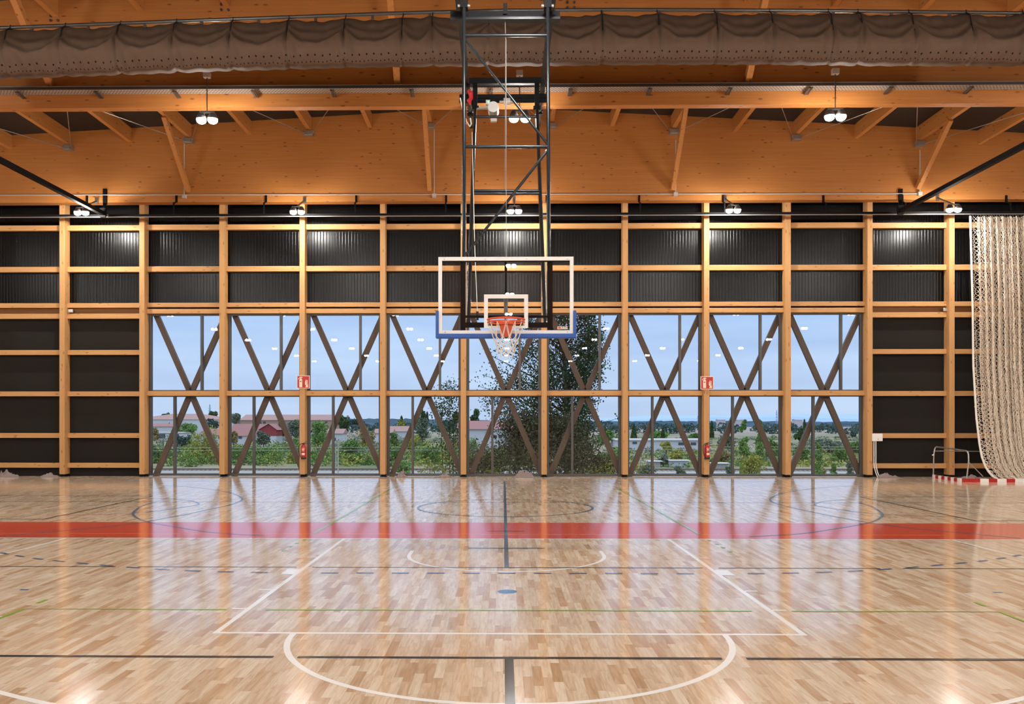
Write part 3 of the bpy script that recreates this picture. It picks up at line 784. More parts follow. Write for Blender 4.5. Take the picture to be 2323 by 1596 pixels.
# rim
RY, RZ = YBD - .375 - .02, 3.05
rc = W(1148, 735, RY).x
rim = MB().tube([(rc + .234 * math.cos(a), RY + .234 * math.sin(a), RZ) for a in np.linspace(0, 2 * math.pi, 48, endpoint=False)], .0125, 10, closed=True)
rim.tube([(rc + .222 * math.cos(a), RY + .222 * math.sin(a), RZ - .032) for a in np.linspace(0, 2 * math.pi, 48, endpoint=False)], .008, 8, closed=True)
rim.lathe([(.243, -.04), (.243, -.028)], (rc, RY, RZ), 40, cap=False)
ro = rim.build('rim', M['orange'], bk, smooth=True)
b = MB().box(rc - .075, rc + .075, YBD - .165, YBD - .005, RZ - .185, RZ - .03).box(rc - .10, rc + .10, YBD - .20, YBD - .005, RZ - .03, RZ - .01)
b.build('rim_bracket', M['orange'], bk, bevel=.004)
# net: diamond mesh
nb = MB(); nl = 12
levels = [(0, .228), (.20, .172), (.26, .150), (.32, .128), (.375, .112), (.43, .104)]
def npnt(l, k):
    z, rr = levels[l]; a = 2 * math.pi * (k + (.5 if l % 2 else 0)) / nl
    return Vector((rc + rr * math.cos(a), RY + rr * math.sin(a), RZ - .035 - z * .93))
for l in range(len(levels) - 1):
    for k in range(nl):
        for dk in ((0, -1) if l % 2 == 0 else (0, 1)):
            a = npnt(l, k); c = npnt(l + 1, k + dk)
            mid = (a + c) / 2
            nb.tube([a, mid, c], .0042, 5)
for k in range(nl):
    a = 2 * math.pi * k / nl; p = npnt(0, k); nb.tube([(p.x, p.y, RZ + .012), p], .006, 5)
for k in (2, 3, 7, 9, 10): 
    p = npnt(5, k); nb.tube([p, p + Vector((.006, 0, -.03)), p + Vector((-.004, .004, -.055))], .006, 5)
nb.build('net', M['rope'], ro)
# mast: two front tubes, two rear struts, horizontals and diagonals
YT, YD = 12.72, 11.66
def mast(y, side): return 0
FL = [W(1052.5, -60, YT + .12), W(1052.5, 20, YT), W(1052.5, 575, YD + .0)]
FR = [W(1242.5, -60, YT + .12), W(1242.5, 20, YT), W(1245, 575, YD)]
def on(line, y):
    """point on the tube at photo row y (the tube is straight between its ends)"""
    a, c = line[1], line[2]; k = 0
    best = min((abs(CY - F * ((a + (c - a) * s - Vector((0, 0, EYE))).z) / (-(a + (c - a) * s).x * math.sin(TH) + (a + (c - a) * s).y * math.cos(TH)) - y), s) for s in [i / 400 for i in range(-40, 441)])
    return a + (c - a) * best[1]
for Ln in (FL, FR):
    low = W(1051 if Ln is FL else 1247, 750, YD - .02)
    MB().tube([Ln[0], Ln[1], Ln[2], on(Ln, 600)], .027, 12).build('mast_tube', M['mast'], bk, smooth=True)
    MB().box(low.x - .033, low.x + .033, YBD + .05, YBD + .16, low.z, bz1 - .02).build('board_carrier', M['black_metal'], bk)
    a = on(Ln, 8)
    pv = MB().box(a.x - .055, a.x + .055, a.y - .05, a.y + .09, a.z - .07, a.z + .35).build('pivot_bracket', M['black_metal'], bk)
    for s in (-1, 1): MB().tube([(a.x + s * .055, a.y, a.z - .03), (a.x + s * .09, a.y, a.z - .03)], .022, 10).build('pivot_bolt', M['steel'], pv)
for y in (81, 333):
    MB().tube([on(FL, y), on(FR, y)], .024, 12).build('cross_tube', M['mast'], bk, smooth=True)
MB().tube([on(FL, 86), on(FR, 328)], .019, 10).build('diagonal_tube', M['mast'], bk, smooth=True)
MB().tube([on(FR, 338), on(FL, 582)], .019, 10).build('diagonal_tube', M['mast'], bk, smooth=True)
YR = 16.8
RL = [W(1078, 238, YR), W(1078, 240, YR), W(1062, 735, 11.85)]
RR = [W(1218, 238, YR), W(1218, 240, YR), W(1236.5, 735, 11.85)]
for Ln in (RL, RR):
    MB().tube([Ln[1], Ln[2]], .031, 12).build('rear_strut', M['mast'], bk, smooth=True)
    a = Ln[1]
    MB().box(a.x - .045, a.x + .045, YR - .05, YR + .05, a.z - .02, W(1148, 188, YR).z).build('rear_post', M['black_metal'], bk)
    MB().box(a.x - .07, a.x + .07, YR - .07, YR + .07, a.z - .05, a.z - .02).build('post_collar', M['black_metal'], bk)
for y in (265, 433, 438.5):
    MB().tube([on(RL, y), on(RR, y)], .026, 12).build('cross_tube', M['mast'], bk, smooth=True)
# horizontal carrier arms and cross beams
zA = 8.24
for s in (-1, 1):
    x = rc + s * .725
    b = MB().box(x - .045, x + .045, 8.5, 17.2, zA - .05, zA + .05); b.build('carrier_arm', M['dull_steel'] if False else M['mast'], bk)
    MB().box(x - .033, x + .033, 17.2, 19.02, zA - .04, zA + .04).build('carrier_arm', M['mast'], bk)
    for yy in (12.9, 17.15, 18.2):
        cl_ = MB().box(x - .06, x + .06, yy - .06, yy + .06, zA - .065, zA + .065).build('clamp', M['black_metal'], bk)
        for q in (-1, 1):
            for u in (-.03, .03): MB().tube([(x + q * .055, yy - .06, zA + u), (x + q * .055, yy - .09, zA + u)], .013, 6).build('clamp_bolt', M['steel'], cl_)
    MB().box(x - .05, x + .05, 10.7, 10.86, zA - .05, 9.2).build('drop_post', M['black_metal'], bk)
    MB().box(x - .05, x + .05, 18.96, 19.07, zA - .05, 8.9).build('drop_post', M['black_metal'], bk)
c0, c1 = W(1022, 36, 13.0), W(1270, 36, 13.0)
MB().box(c0.x, c1.x, 12.95, 13.06, c0.z - .05, c0.z + .05).build('cross_beam', M['black_metal'], bk)
MB().box(c0.x, c1.x, 12.93, 13.06, c0.z - .085, c0.z - .05).build('beam_flange', M['mast'], bk)
c0, c1 = W(1060, 185, YR), W(1236, 185, YR)
MB().box(c0.x, c1.x, YR - .04, YR + .07, c0.z - .05, c0.z + .06).build('cross_beam', M['black_metal'], bk)
c0, c1 = W(1042, 217, YR), W(1245, 217, YR)
MB().box(c0.x, c1.x, YR + .05, YR + .15, c0.z - .03, c0.z + .045).build('cross_beam', M['black_metal'], bk)
MB().box(c0.x, c1.x, YR + .04, YR + .12, c0.z - .10, c0.z - .045).build('cross_beam', M['black_metal'], bk)
# winch
w = W(1119, 238, YR)
MB().box(w.x - .06, w.x + .06, YR - .05, YR + .08, w.z - .06, w.z + .17).build('winch_plate', M['black_metal'], bk)
MB().tube([(w.x, YR - .1, w.z - .07), (w.x, YR + .2, w.z - .07)], .105, 18).build('winch_motor', M['steel'], bk, smooth=True)
MB().bar((w.x - .32, YR, w.z - .07), (w.x - .02, YR - .05, w.z - .05), .05, .035).build('winch_lever', M['steel'], bk)
MB().tube([(w.x + .12, YR, w.z + .06), (w.x + .42, YR, w.z + .06)], .03, 10).build('winch_shaft', M['steel'], bk)
MB().tube([(w.x + .20, YR, w.z + .06), (w.x + .33, YR, w.z + .06)], .07, 16).build('winch_drum', M['grey_plastic'], bk)
g = W(1108, 231, YR)
cu_ = MB().box(g.x - .05, g.x + .05, YR + .0, YR + .06, g.z - .05, g.z + .04).build('control_unit', M['grey_plastic'], bk)
MB().box(g.x - .012, g.x + .012, YR - .01, YR, g.z - .015, g.z + .01).build('indicator', M['led'], cu_)
g = W(1120, 270, YR); MB().box(g.x - .06, g.x + .06, YR, YR + .08, g.z - .04, g.z + .03).build('control_unit', M['grey_plastic'], bk)
# cables
MB().tube([W(1145, 20, 12.95), W(1147, 85, 13.1), W(1145.5, 400, 14.1), W(1146, 430, 14.2)], .006, 5).build('hoist_cable', M['steel'], bk)
MB().tube([W(1148, 88, 12.55), W(1148.5, 590, 11.62)], .0045, 5).build('hoist_cable', M['steel'], bk)
g = W(1146, 18, 12.95); MB().box(g.x - .03, g.x + .03, 12.92, 12.98, g.z - .10, g.z + .06).build('pulley', M['black_metal'], bk)
MB().tube([W(1147.5, 590, 11.62), W(1147.5, 730, 11.6)], .017, 8).build('height_actuator', M['black_metal'], bk)
MB().tube([W(1147.5, 678, 11.6), W(1147.5, 722, 11.58)], .026, 8).build('height_actuator', M['dull_steel'], bk)
for y, rr in ((718, .016), (737, .032)):
    MB().bar(W(1056, y, YBD + .1), W(1243, y, YBD + .1), rr * 2, rr * 2).build('carrier_bar', M['black_metal'], bk)
MB().tube([W(1071, 300, 14.9), W(1077, 560, 12.6), W(1083, 706, 12.0)], .006, 5).build('pull_cord', M['rope'], bk)
h = W(1083, 716, 12.0); MB().tube([h + Vector((0, 0, .06)), h - Vector((0, 0, .06))], .018, 8).build('cord_handle', M['black'], bk)
MB().tube([W(1058, 594, 11.62), W(1058, 604, 11.62), W(1058.5, 720, 11.62)], .007, 5).build('safety_rope', M['rope'], bk)
MB().tube([W(1236, 594, 11.62), W(1239, 640, 11.62), W(1241, 700, 11.62)], .007, 5).build('safety_rope', M['rope'], bk)
# electric cable loop and red tape at the left arm
MB().tube([W(1044, 222, YR - .2), W(1049, 245, YR - .2), W(1058, 275, YR - .1), W(1066, 287, YR), W(1069, 281, YR), W(1067, 268, YR)], .014, 6).build('cable_loop', M['rope'], bk)
b = MB(); rp_ = [W(1063, 205, YR - .12), W(1068, 212, YR - .14), W(1069, 222, YR - .12), W(1064.5, 228, YR - .13), W(1067, 237, YR - .12)]
b.tube(rp_, [.03, .05, .04, .05, .02], 8)
b.build('red_tape', M['redcloth'], bk, smooth=True)

# ------------------------------------------------------------------ fire signs and extinguishers on two posts
def fire_sign(cx_, cz_, label):
    s = .205
    o = tag(empty('fire_sign', (cx_, 27.6, cz_)), label, 'sign', 'fire extinguisher signs on the posts')
    b = LB(); b.box(-s, s, -.01, .01, -s, s); b.build('plate', M['cream'], o)
    b = LB(); b.box(-s + .018, s - .018, -.013, -.010, -s + .018, s - .018); b.build('red_field', M['signred'], o)
    def poly(pts, y0=-.017, y1=-.013):
        b = LB(); b.prism_y([(p[0] * s, p[1] * s) for p in pts], y0, y1); return b
    b = poly([(-.62, -.80), (-.16, -.80), (-.16, .34), (-.20, .44), (-.28, .52), (-.50, .52), (-.58, .44), (-.62, .34)])
    b.prism_y([(p[0] * s, p[1] * s) for p in ((-.46, .50), (-.32, .50), (-.30, .66), (-.12, .60), (-.12, .72), (-.32, .82), (-.46, .78), (-.66, .66), (-.78, .44), (-.70, .40), (-.60, .58), (-.46, .66))], -.017, -.013)
    b.build('extinguisher_symbol', M['cream'], o)
    LB().box(-.52 * s, -.26 * s, -.02, -.017, .02 * s, .16 * s).build('symbol_label', M['signred'], o)
    b = LB()
    fl_ = [(.30, -.10, .9), (.34, .10, .8), (.30, -.32, 1.0), (.42, -.52, .8), (.44, .28, .6)]
    for (x, z, k) in fl_:
        pts = [(x, z + .22 * k), (x + .10 * k, z + .02), (x + .28 * k, z - .10 * k), (x + .46 * k, z + .06 * k), (x + .42 * k, z - .12 * k), (x + .26 * k, z - .26 * k), (x + .08 * k, z - .16 * k), (x - .04 * k, z + .04 * k)]
        b.prism_y([(p[0] * s, p[1] * s) for p in pts], -.017 - .0003 * (z + 1), -.013)
    b.prism_y([(p[0] * s, p[1] * s) for p in ((.36, -.80), (.74, -.80), (.80, -.60), (.62, -.68), (.46, -.62), (.34, -.66))], -.017, -.013)
    b.build('flame_symbol', M['cream'], o)
    return o
p = W(688, 866, 27.59); fire_sign(p.x, p.z, 'red fire extinguisher sign on the post above the left extinguisher')
p = W(1604, 868, 27.59); fire_sign(p.x, p.z, 'red fire extinguisher sign on the post above the right extinguisher')
def extinguisher(cx_, zb_, label, rz):
    o = tag(empty('fire_extinguisher', (cx_, 27.52, zb_), rz), label, 'fire extinguisher', 'fire extinguishers hung on the posts')
    LB().lathe([(.078, .05), (.08, .06), (.08, .36), (.07, .405), (.04, .44), (.028, .455), (.028, .47)], (0, 0, 0), 24).build('cylinder', M['red'], o, smooth=True)
    LB().lathe([(.076, 0), (.084, .008), (.084, .055), (.078, .062)], (0, 0, 0), 24).build('base_cap', M['black'], o, smooth=True)
    b = LB().lathe([(.026, .465), (.03, .48), (.022, .515)], (0, 0, 0), 14); b.bar((-.02, 0, .505), (.13, -.02, .56), .025, .012).bar((0, 0, .495), (.12, -.02, .50), .022, .012); b.build('valve_handle', M['black'], o)
    LB().tube([(-.02, 0, .50), (-.08, -.01, .49), (-.145, -.02, .43), (-.16, -.03, .30), (-.13, -.04, .16), (-.09, -.045, .06)], .011, 8).build('hose', M['black'], o, smooth=True)
    # curved paper labels wrapped on the front
    def wrap(z0, z1, a, m, nm, rr=.0815):
        b = LB(); n = 10; V = []
        for i in range(n + 1):
            t = math.radians(-90 - a + 2 * a * i / n)
            V += [(rr * math.cos(t), rr * math.sin(t), z0), (rr * math.cos(t), rr * math.sin(t), z1)]
        b.add(V, [(2 * i, 2 * i + 2, 2 * i + 3, 2 * i + 1) for i in range(n)]); return b.build(nm, m, o)
    wrap(.13, .20, 38, M['stripe'], 'paper_label')
    wrap(.335, .35, 36, M['stripe'], 'printed_line'); wrap(.255, .265, 36, M['stripe'], 'printed_line'); wrap(.30, .32, 30, M['stripe'], 'printed_line'); wrap(.28, .29, 30, M['stripe'], 'printed_line')
    LB().box(-.02, .02, .075, .10, .38, .46).build('wall_hook', M['dull_steel'], o)
p = W(688.5, 1041, 27.5); extinguisher(p.x, p.z, 'red extinguisher with black hose on the post between second and third window', 0)
p = W(1604.5, 1041, 27.5); extinguisher(p.x, p.z, 'red extinguisher on the post between seventh and eighth window', .25)

# ------------------------------------------------------------------ control box and conduits, right of the windows
p0, p1 = W(1978, 1000, 27.6), W(2001, 983, 27.6)
cb = tag(empty('control_box', ((p0.x + p1.x) / 2, 27.6, p0.z)), 'white wall box with two conduits right of the last window', 'control box')
MB().box(p0.x, p1.x, 27.555, 27.617, p0.z, p1.z).build('cabinet', M['white'], cb, bevel=.006)
MB().tube([((p0.x + p1.x) / 2 + .02, 27.545, p0.z + .06), ((p0.x + p1.x) / 2 + .02, 27.56, p0.z + .06)], .012, 8).build('lock', M['black'], cb)
for s in (.06, .12):
    x = p0.x + s - .0
    MB().tube([(x, 27.59, p0.z), (x, 27.59, .45), (x + .01, 27.59, .33), (x + .05, 27.58, .16), (x + .11, 27.57, .0)], .016, 10).build('conduit', M['white'], cb, smooth=True)

# ------------------------------------------------------------------ small goal lying on its face
gp = W(2118, 1083.6, Z=.0); ga = Vector((gp.x, gp.y, 0)); gb_ = W(2182, 1092.8, Z=0); gb_ = Vector((gb_.x, gb_.y, 0))
ge = W(2278, 1093.2, Z=0); ge = Vector((ge.x, ge.y, 0))
goal = tag(empty('small_goal', ga), 'red and white striped goal lying on its face beside the net', 'goal')
hh = .10
def seg_bar(a, c, n, first_red, name):
    for i in range(n):
        u, v = a + (c - a) * (i / n), a + (c - a) * ((i + 1) / n)
        red = (i % 2 == 0) == first_red
        MB().bar(u + Vector((0, 0, hh / 2)), v + Vector((0, 0, hh / 2)), .08, hh).build(name, M['red'] if red else M['white'], goal)
seg_bar(ga, gb_, 9, False, 'post_stripe')
gl_dir = (ge - gb_).normalized()
lens = [(0, .50, True), (.50, .74, False), (.74, .98, True), (.98, 1.24, False), (1.24, 1.48, True), (1.48, 1.75, False)]
for a, c, red in lens:
    MB().bar(gb_ + gl_dir * a + Vector((0, 0, hh / 2)), gb_ + gl_dir * c + Vector((0, 0, hh / 2)), .08, hh).build('crossbar_stripe', M['red'] if red else M['white'], goal)
def gz(px_, py_, P): 
    return W(px_, py_, P.y)
A0 = Vector((ga.x, ga.y + .02, hh)); B0 = W(2193, 1085, ge.y + .02); B0.z = hh
A1 = W(2120, 1020, ga.y); A2 = W(2125, 1013, ga.y); B2 = W(2191, 1022, B0.y + .15); B1 = W(2197, 1030, B0.y)
MB().tube([A0, W(2118.5, 1030, ga.y), A1, W(2121.5, 1015.5, ga.y), A2, W(2160, 1017.5, (ga.y + B0.y) / 2), B2, W(2195, 1024.5, B0.y + .05), B1, W(2197.5, 1045, B0.y), B0], .022, 10).build('net_support', M['steel'], goal, smooth=True)
MB().tube([W(2121, 1022.5, ga.y), W(2240, 1023.5, ga.y + .1)], .014, 8).build('support_bar', M['steel'], goal)
e0 = W(2198, 1048, B0.y); e1 = W(2230, 1080, B0.y); 
MB().tube([e0, e1], .014, 8).build('stay', M['steel'], goal)
e2 = W(2119, 1031.5, ga.y); MB().tube([e2, e2 + Vector((-.06, -.02, 0))], .02, 8).build('end_plug', M['white'], goal)

# ------------------------------------------------------------------ crumpled rags along the wall
def rag(x, y, w, d, h, seed, label):
    r = np.random.default_rng(seed); nu, nvv = 72, 40
    u, v = np.meshgrid(np.linspace(-1, 1, nu), np.linspace(-1, 1, nvv), indexing='ij')
    rad = np.sqrt(u ** 2 + v ** 2)
    z = np.zeros_like(u)
    for k in range(12):
        a = r.uniform(0, 3.14); f_ = r.uniform(2.2, 8); wob = .5 * np.sin(3 * (u * math.sin(a) - v * math.cos(a)) + r.uniform(0, 6))
        z += (1 - np.abs(np.sin(f_ * (u * math.cos(a) + v * math.sin(a)) + wob + r.uniform(0, 6)))) ** 1.5 / (1 + .18 * f_)
    z = (z - z.min()) / (z.max() - z.min()); ang = np.arctan2(v, u)
    edge_ = .78 + .10 * np.sin(3 * ang + seed) + .09 * np.sin(5 * ang + 2 * seed) + .05 * np.sin(9 * ang)
    env = np.clip(1 - (rad / edge_) ** 2.5, 0, 1) ** .5
    cx0, w0 = r.uniform(-.45, .45), r.uniform(.35, .6)
    env2 = .40 + .60 * np.exp(-((u - cx0) / w0) ** 2)
    zz = h * env * env2 * (.12 + .95 * z) + .004
    ux = u * 1.15 + .08 * np.sin(6 * v + seed); vy = v * 1.1 + .10 * np.sin(5 * u + seed)
    Vv = np.stack([ux * w / 2, vy * d / 2, zz], -1).reshape(-1, 3)
    B = Vv.copy(); B[:, 2] = .001
    idx = np.arange(nu * nvv).reshape(nu, nvv)
    Qd = np.stack([idx[:-1, :-1].ravel(), idx[1:, :-1].ravel(), idx[1:, 1:].ravel(), idx[:-1, 1:].ravel()], 1)
    o = np_mesh('cleaning_rag', Vv, Qd, M['rag']); o.location = (x, y, 0)
    return tag(o, label, 'cloth', 'crumpled cloths along the foot of the wall')
for i, (pxa, wpx, hpx, lab) in enumerate((
    (18, 46, 19, 'crumpled grey cloth on the floor at the far left edge'),
    (112, 36, 10, 'small crumpled cloth left of the second post from left'),
    (910, 22, 17, 'small peaked cloth below the fourth window'),
    (1006, 27, 10, 'flat crumpled cloth below the fourth window, near the fifth window'),
    (1188, 43, 17, 'largest crumpled cloth, below the fifth window'),
    (2018, 44, 13, 'flat cloth beside the white conduits'))):
    p = W(pxa, 1083, Z=0); y = 27.45
    x = W(pxa, 1080, 27.45).x
    rag(x, y, wpx / 71 * 1.06, .32, hpx / 71 * 1.25, 11 + i, lab)
x = W(2215, 1080, 26.6).x; rag(x, 26.75, .9, .4, .16, 31, 'flat grey cloth lying behind the striped goal bar')

# ------------------------------------------------------------------ outside: terrain, railway, houses, trees
TER = [(28.3, -1.3), (34, -2.4), (60, -4.0), (100, -5.4), (150, -5.45), (250, -5.0), (400, -3.4), (700, -2.6), (1200, -4), (5000, -20)]
def tz(y): return float(np.interp(y, [a for a, _ in TER], [b for _, b in TER]))
b = MB()
for (ya, za), (yb, zb_) in zip(TER, TER[1:]):
    w1, w2 = 40 + ya * 1.2, 40 + yb * 1.2
    b.add([(-w1, ya, za), (w1, ya, za), (w2, yb, zb_), (-w2, yb, zb_)], [(0, 1, 2, 3)])
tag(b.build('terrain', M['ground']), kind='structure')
def hills(name, m, Y, prof, depth, noise, seed, kind='structure', label=None):
    r = np.random.default_rng(seed); pts = []
    for x in np.linspace(-200, 2600, 420):
        yy = float(np.interp(x, [p[0] for p in prof], [p[1] for p in prof])) + r.normal(0, noise)
        pts.append(W(x, yy, Y))
    V, fs = [], []
    for p in pts: V += [(p.x, Y + depth * .35, -30), (p.x, Y, tz(Y) - 1), (p.x, Y + depth * .35, p.z), (p.x, Y + depth, p.z - 1), (p.x, Y + depth, -30)]
    n = 5
    for i in range(len(pts) - 1):
        for k in (1, 2): fs.append((i * n + k, i * n + n + k, i * n + n + k + 1, i * n + k + 1))
    o = MB().add(V, fs).build(name, m); return tag(o, label, kind=kind)
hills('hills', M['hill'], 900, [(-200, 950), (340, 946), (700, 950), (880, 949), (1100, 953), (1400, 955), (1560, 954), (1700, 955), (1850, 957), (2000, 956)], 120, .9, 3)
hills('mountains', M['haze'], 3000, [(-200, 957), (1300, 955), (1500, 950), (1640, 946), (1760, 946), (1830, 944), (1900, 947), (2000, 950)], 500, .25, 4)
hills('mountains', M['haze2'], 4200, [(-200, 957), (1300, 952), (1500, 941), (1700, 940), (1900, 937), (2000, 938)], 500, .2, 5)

trk = tag(empty('railway_track', (0, 126, tz(126))), 'railway track with sleepers on pale ballast beyond the windows', 'railway track')
z = tz(126)
MB().box(-75, 75, 119, 131, z - .3, z + .18).build('ballast_bed', M['ballast'], trk)
for yy in (124.2, 125.7): MB().box(-75, 75, yy - .05, yy + .05, z + .3, z + .46).build('rail', M['rail'], trk)
b = MB()
for k in range(230): b.box(-74 + k * .645, -74 + k * .645 + .25, 123.6, 126.3, z + .14, z + .32)
tag(b.build('sleepers', M['sleeper'], trk), kind='stuff')

# poles and wires of the line
def pole(pxx, ptop, pbase, Y, name, label, h_w=.09, arm=False):
    a = W(pxx, pbase, Y); t = W(pxx, ptop, Y); a.z = tz(Y) - .05
    o = tag(empty(name, a), label, 'pole')
    MB().tube([a, t], [h_w, h_w * .7], 8).build('mast', M['concrete'], o)
    if arm:
        MB().bar(t - Vector((0, 0, .35)), t + Vector((-1.6, 0, -.15)), .06, .06).build('arm', M['concrete'], o)
        MB().tube([t + Vector((-1.6, 0, -.3)), t + Vector((-1.6, 0, .1))], .06, 6).build('insulator', M['white'], o)
    return o
pole(400, 1004, 1073, 121, 'line_pole', 'thin grey railway pole seen through the first window', arm=True)
pole(767, 999, 1076, 116, 'line_pole', 'taller grey railway pole seen through the third window', arm=True)
pole(762, 1013, 1063, 133, 'line_pole', 'shorter grey railway pole behind the taller one')
pole(1452, 1010, 1050, 140, 'line_pole', 'pale railway pole seen through the seventh window')
pole(1394, 975, 1000, 230, 'line_pole', 'pale pole rising beside the big poplar', .12)
wr = tag(empty('overhead_wire', (0, 125, 1)), 'pair of thin railway wires strung across the view', 'wire')
for py in (1013.5, 1020):
    MB().tube([W(300, py + 2, 125), W(1000, py, 125), W(2000, py - 1, 125)], .018, 5).build('wire', M['steel'], wr)
def pylon(pxx, pt, pb, Y, label):
    a = W(pxx, pb, Y); t = W(pxx, pt, Y); a.z = tz(Y) - .3; h = t.z - a.z; o = tag(empty('power_pylon', a), label, 'pylon')
    b = MB(); w = h * .07
    for s in (-1, 1): b.tube([a + Vector((s * w, 0, 0)), t + Vector((s * w * .15, 0, 0))], h * .012, 4)
    for k in range(6):
        f0, f1 = k / 6, (k + 1) / 6; w0, w1 = w * (1 - .85 * f0), w * (1 - .85 * f1)
        b.tube([a + Vector((-w0, 0, h * f0)), a + Vector((w1, 0, h * f1))], h * .008, 4).tube([a + Vector((w0, 0, h * f0)), a + Vector((-w1, 0, h * f1))], h * .008, 4)
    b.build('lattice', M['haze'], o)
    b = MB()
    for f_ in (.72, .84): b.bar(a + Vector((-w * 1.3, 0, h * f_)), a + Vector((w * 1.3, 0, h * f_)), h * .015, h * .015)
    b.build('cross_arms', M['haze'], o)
pylon(1762, 930, 956, 880, 'faint lattice pylon on the hill seen through the eighth window')
pylon(1583, 943, 956, 880, 'faint lattice pylon on the hill seen through the seventh window')
pylon(476, 917, 940, 820, 'thin mast on the skyline seen through the first window')

# houses -----------------------------------------------------------
def house(name, label, x0, x1, ywall, yeave, yridge, Y, depth, wallm, roofm, hip=0, windows=(), base=None, cat='building'):
    a, c = W(x0, yeave, Y), W(x1, yeave, Y); zr = W(x0, yridge, Y + depth / 2).z; zb_ = tz(Y) - .5 if base is None else base
    o = tag(empty(name, ((a.x + c.x) / 2, Y, zb_)), label, cat)
    MB().box(a.x, c.x, Y, Y + depth, zb_, a.z).build('walls', wallm, o)
    ov = .4; hp = hip * (c.x - a.x)
    V = [(a.x - ov, Y - ov, a.z), (c.x + ov, Y - ov, a.z), (c.x + ov, Y + depth + ov, a.z), (a.x - ov, Y + depth + ov, a.z), (a.x - ov + hp, Y + depth / 2, zr), (c.x + ov - hp, Y + depth / 2, zr)]
    MB().add(V, [(0, 1, 5, 4), (2, 3, 4, 5), (1, 2, 5), (3, 0, 4), (3, 2, 1, 0)]).build('roof', roofm, o)
    for (wx, wy, ww, wh) in windows:
        p = W(wx, wy, Y); s = Y / F
        MB().box(p.x - ww * s / 2, p.x + ww * s / 2, Y - .08, Y + .05, p.z - wh * s / 2, p.z + wh * s / 2).build('window', M['darkglass'], o)
    return o
house('long_school_building', 'long brick building with pale pink tile roof on the rise', 545, 757, 965, 952.5, 940, 420, 16, M['brickw'], M['tile_pale'], .02, ((590, 958, 6, 5), (600, 958, 6, 5), (716, 958, 6, 5), (740, 958, 6, 5)))
house('tiled_hall', 'broad building with low pink hipped roof at the left of the first window', 300, 505, 960, 951, 938, 400, 24, M['render'], M['tile_pale'], .35)
house('shed', 'white shed with pink roof below the broad hipped roof', 340, 392, 980, 967, 960, 330, 10, M['render'], M['tile'], .0)
house('canopy_shed', 'low white open shelter with flat grey roof', 345, 414, 994, 981, 979, 300, 8, M['render'], M['concrete'], .0, ((365, 989, 20, 10), (395, 989, 22, 10)))
house('cottage', 'white cottage with pink roof seen through the first window', 455, 505, 1003, 986.5, 972, 240, 8, M['render'], M['tile'], .0, ((487, 992, 7, 5), (499, 992, 7, 5)))
brn = house('red_barn', 'white barn with pink roof and dark red gable', 522, 600, 1010, 988, 961, 235, 9, M['render'], M['tile'], .0, ((545, 992, 8, 5),))
a, c = W(588, 975, 232), W(627, 975, 232)
zm, ze, zb_ = W(607, 962, 232).z, W(607, 974, 232).z, W(607, 988, 232).z
MB().prism_y([(a.x, zb_), (c.x, zb_), (c.x, ze), ((a.x + c.x) / 2 + .3, zm), (a.x, ze)], 232, 242).build('gable', M['redwall'], brn)
MB().box(a.x + .1, c.x - .1, 232.1, 241, tz(232) - .5, zb_).build('gable_base', M['render'], brn)
MB().add([(a.x - .3, 231.6, ze - .1), ((a.x + c.x) / 2 + .3, 231.6, zm + .15), ((a.x + c.x) / 2 + .3, 243, zm + .15), (a.x - .3, 243, ze - .1), (c.x + .3, 231.6, ze - .1), (c.x + .3, 243, ze - .1)], [(0, 1, 2, 3), (1, 4, 5, 2)]).build('gable_roof', M['tile'], brn)
house('cottage', 'small white house with pale roof seen through the third window', 728, 776, 1003, 983, 972, 250, 8, M['render'], M['tile_pale'], .0, ((760, 996, 4, 7),))
house('cottage', 'low white house with pink roof at the right of the third window', 850, 888, 990, 982, 972, 260, 8, M['render'], M['tile_pale'], .0)
house('cottage', 'pale roofed house seen through the fourth window', 884, 925, 985, 978, 966, 270, 8, M['render'], M['tile_pale'], .0)
house('white_house', 'white two storey house with pink roof behind the poplar leaves', 1040, 1160, 1003, 973, 954, 190, 10, M['render'], M['tile'], .0, ((1122, 990, 10, 7), (1135, 990, 8, 7)))
house('low_office', 'long low white building with flat grey roof in the seventh window', 1400, 1592, 1013, 998, 993.5, 210, 12, M['render'], M['concrete'], .0, ((1545, 1006, 12, 6), (1573, 1006, 12, 6), (1440, 1004, 10, 5)))
house('trackside_cabin', 'long white cabin beside the railway in the seventh window', 1524, 1560, 1054, 1044, 1042, 138, 3, M['render'], M['render'], .0)
house('trackside_cabin', 'short white cabin beside the railway below the seventh window', 1474, 1498, 1053, 1046, 1044, 139, 3, M['concrete'], M['render'], .0)
house('trackside_cabin', 'white trackside shelter seen through the eighth window', 1618, 1650, 1056, 1050.5, 1048.5, 136, 3, M['concrete'], M['render'], .0)
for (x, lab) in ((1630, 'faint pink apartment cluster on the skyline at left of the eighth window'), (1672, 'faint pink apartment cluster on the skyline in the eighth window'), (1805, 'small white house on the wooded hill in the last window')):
    house('far_building', lab, x, x + 16, 957, 951.5, 950, 880, 12, M['hazewall'], M['hazewall'], 0, base=-4)

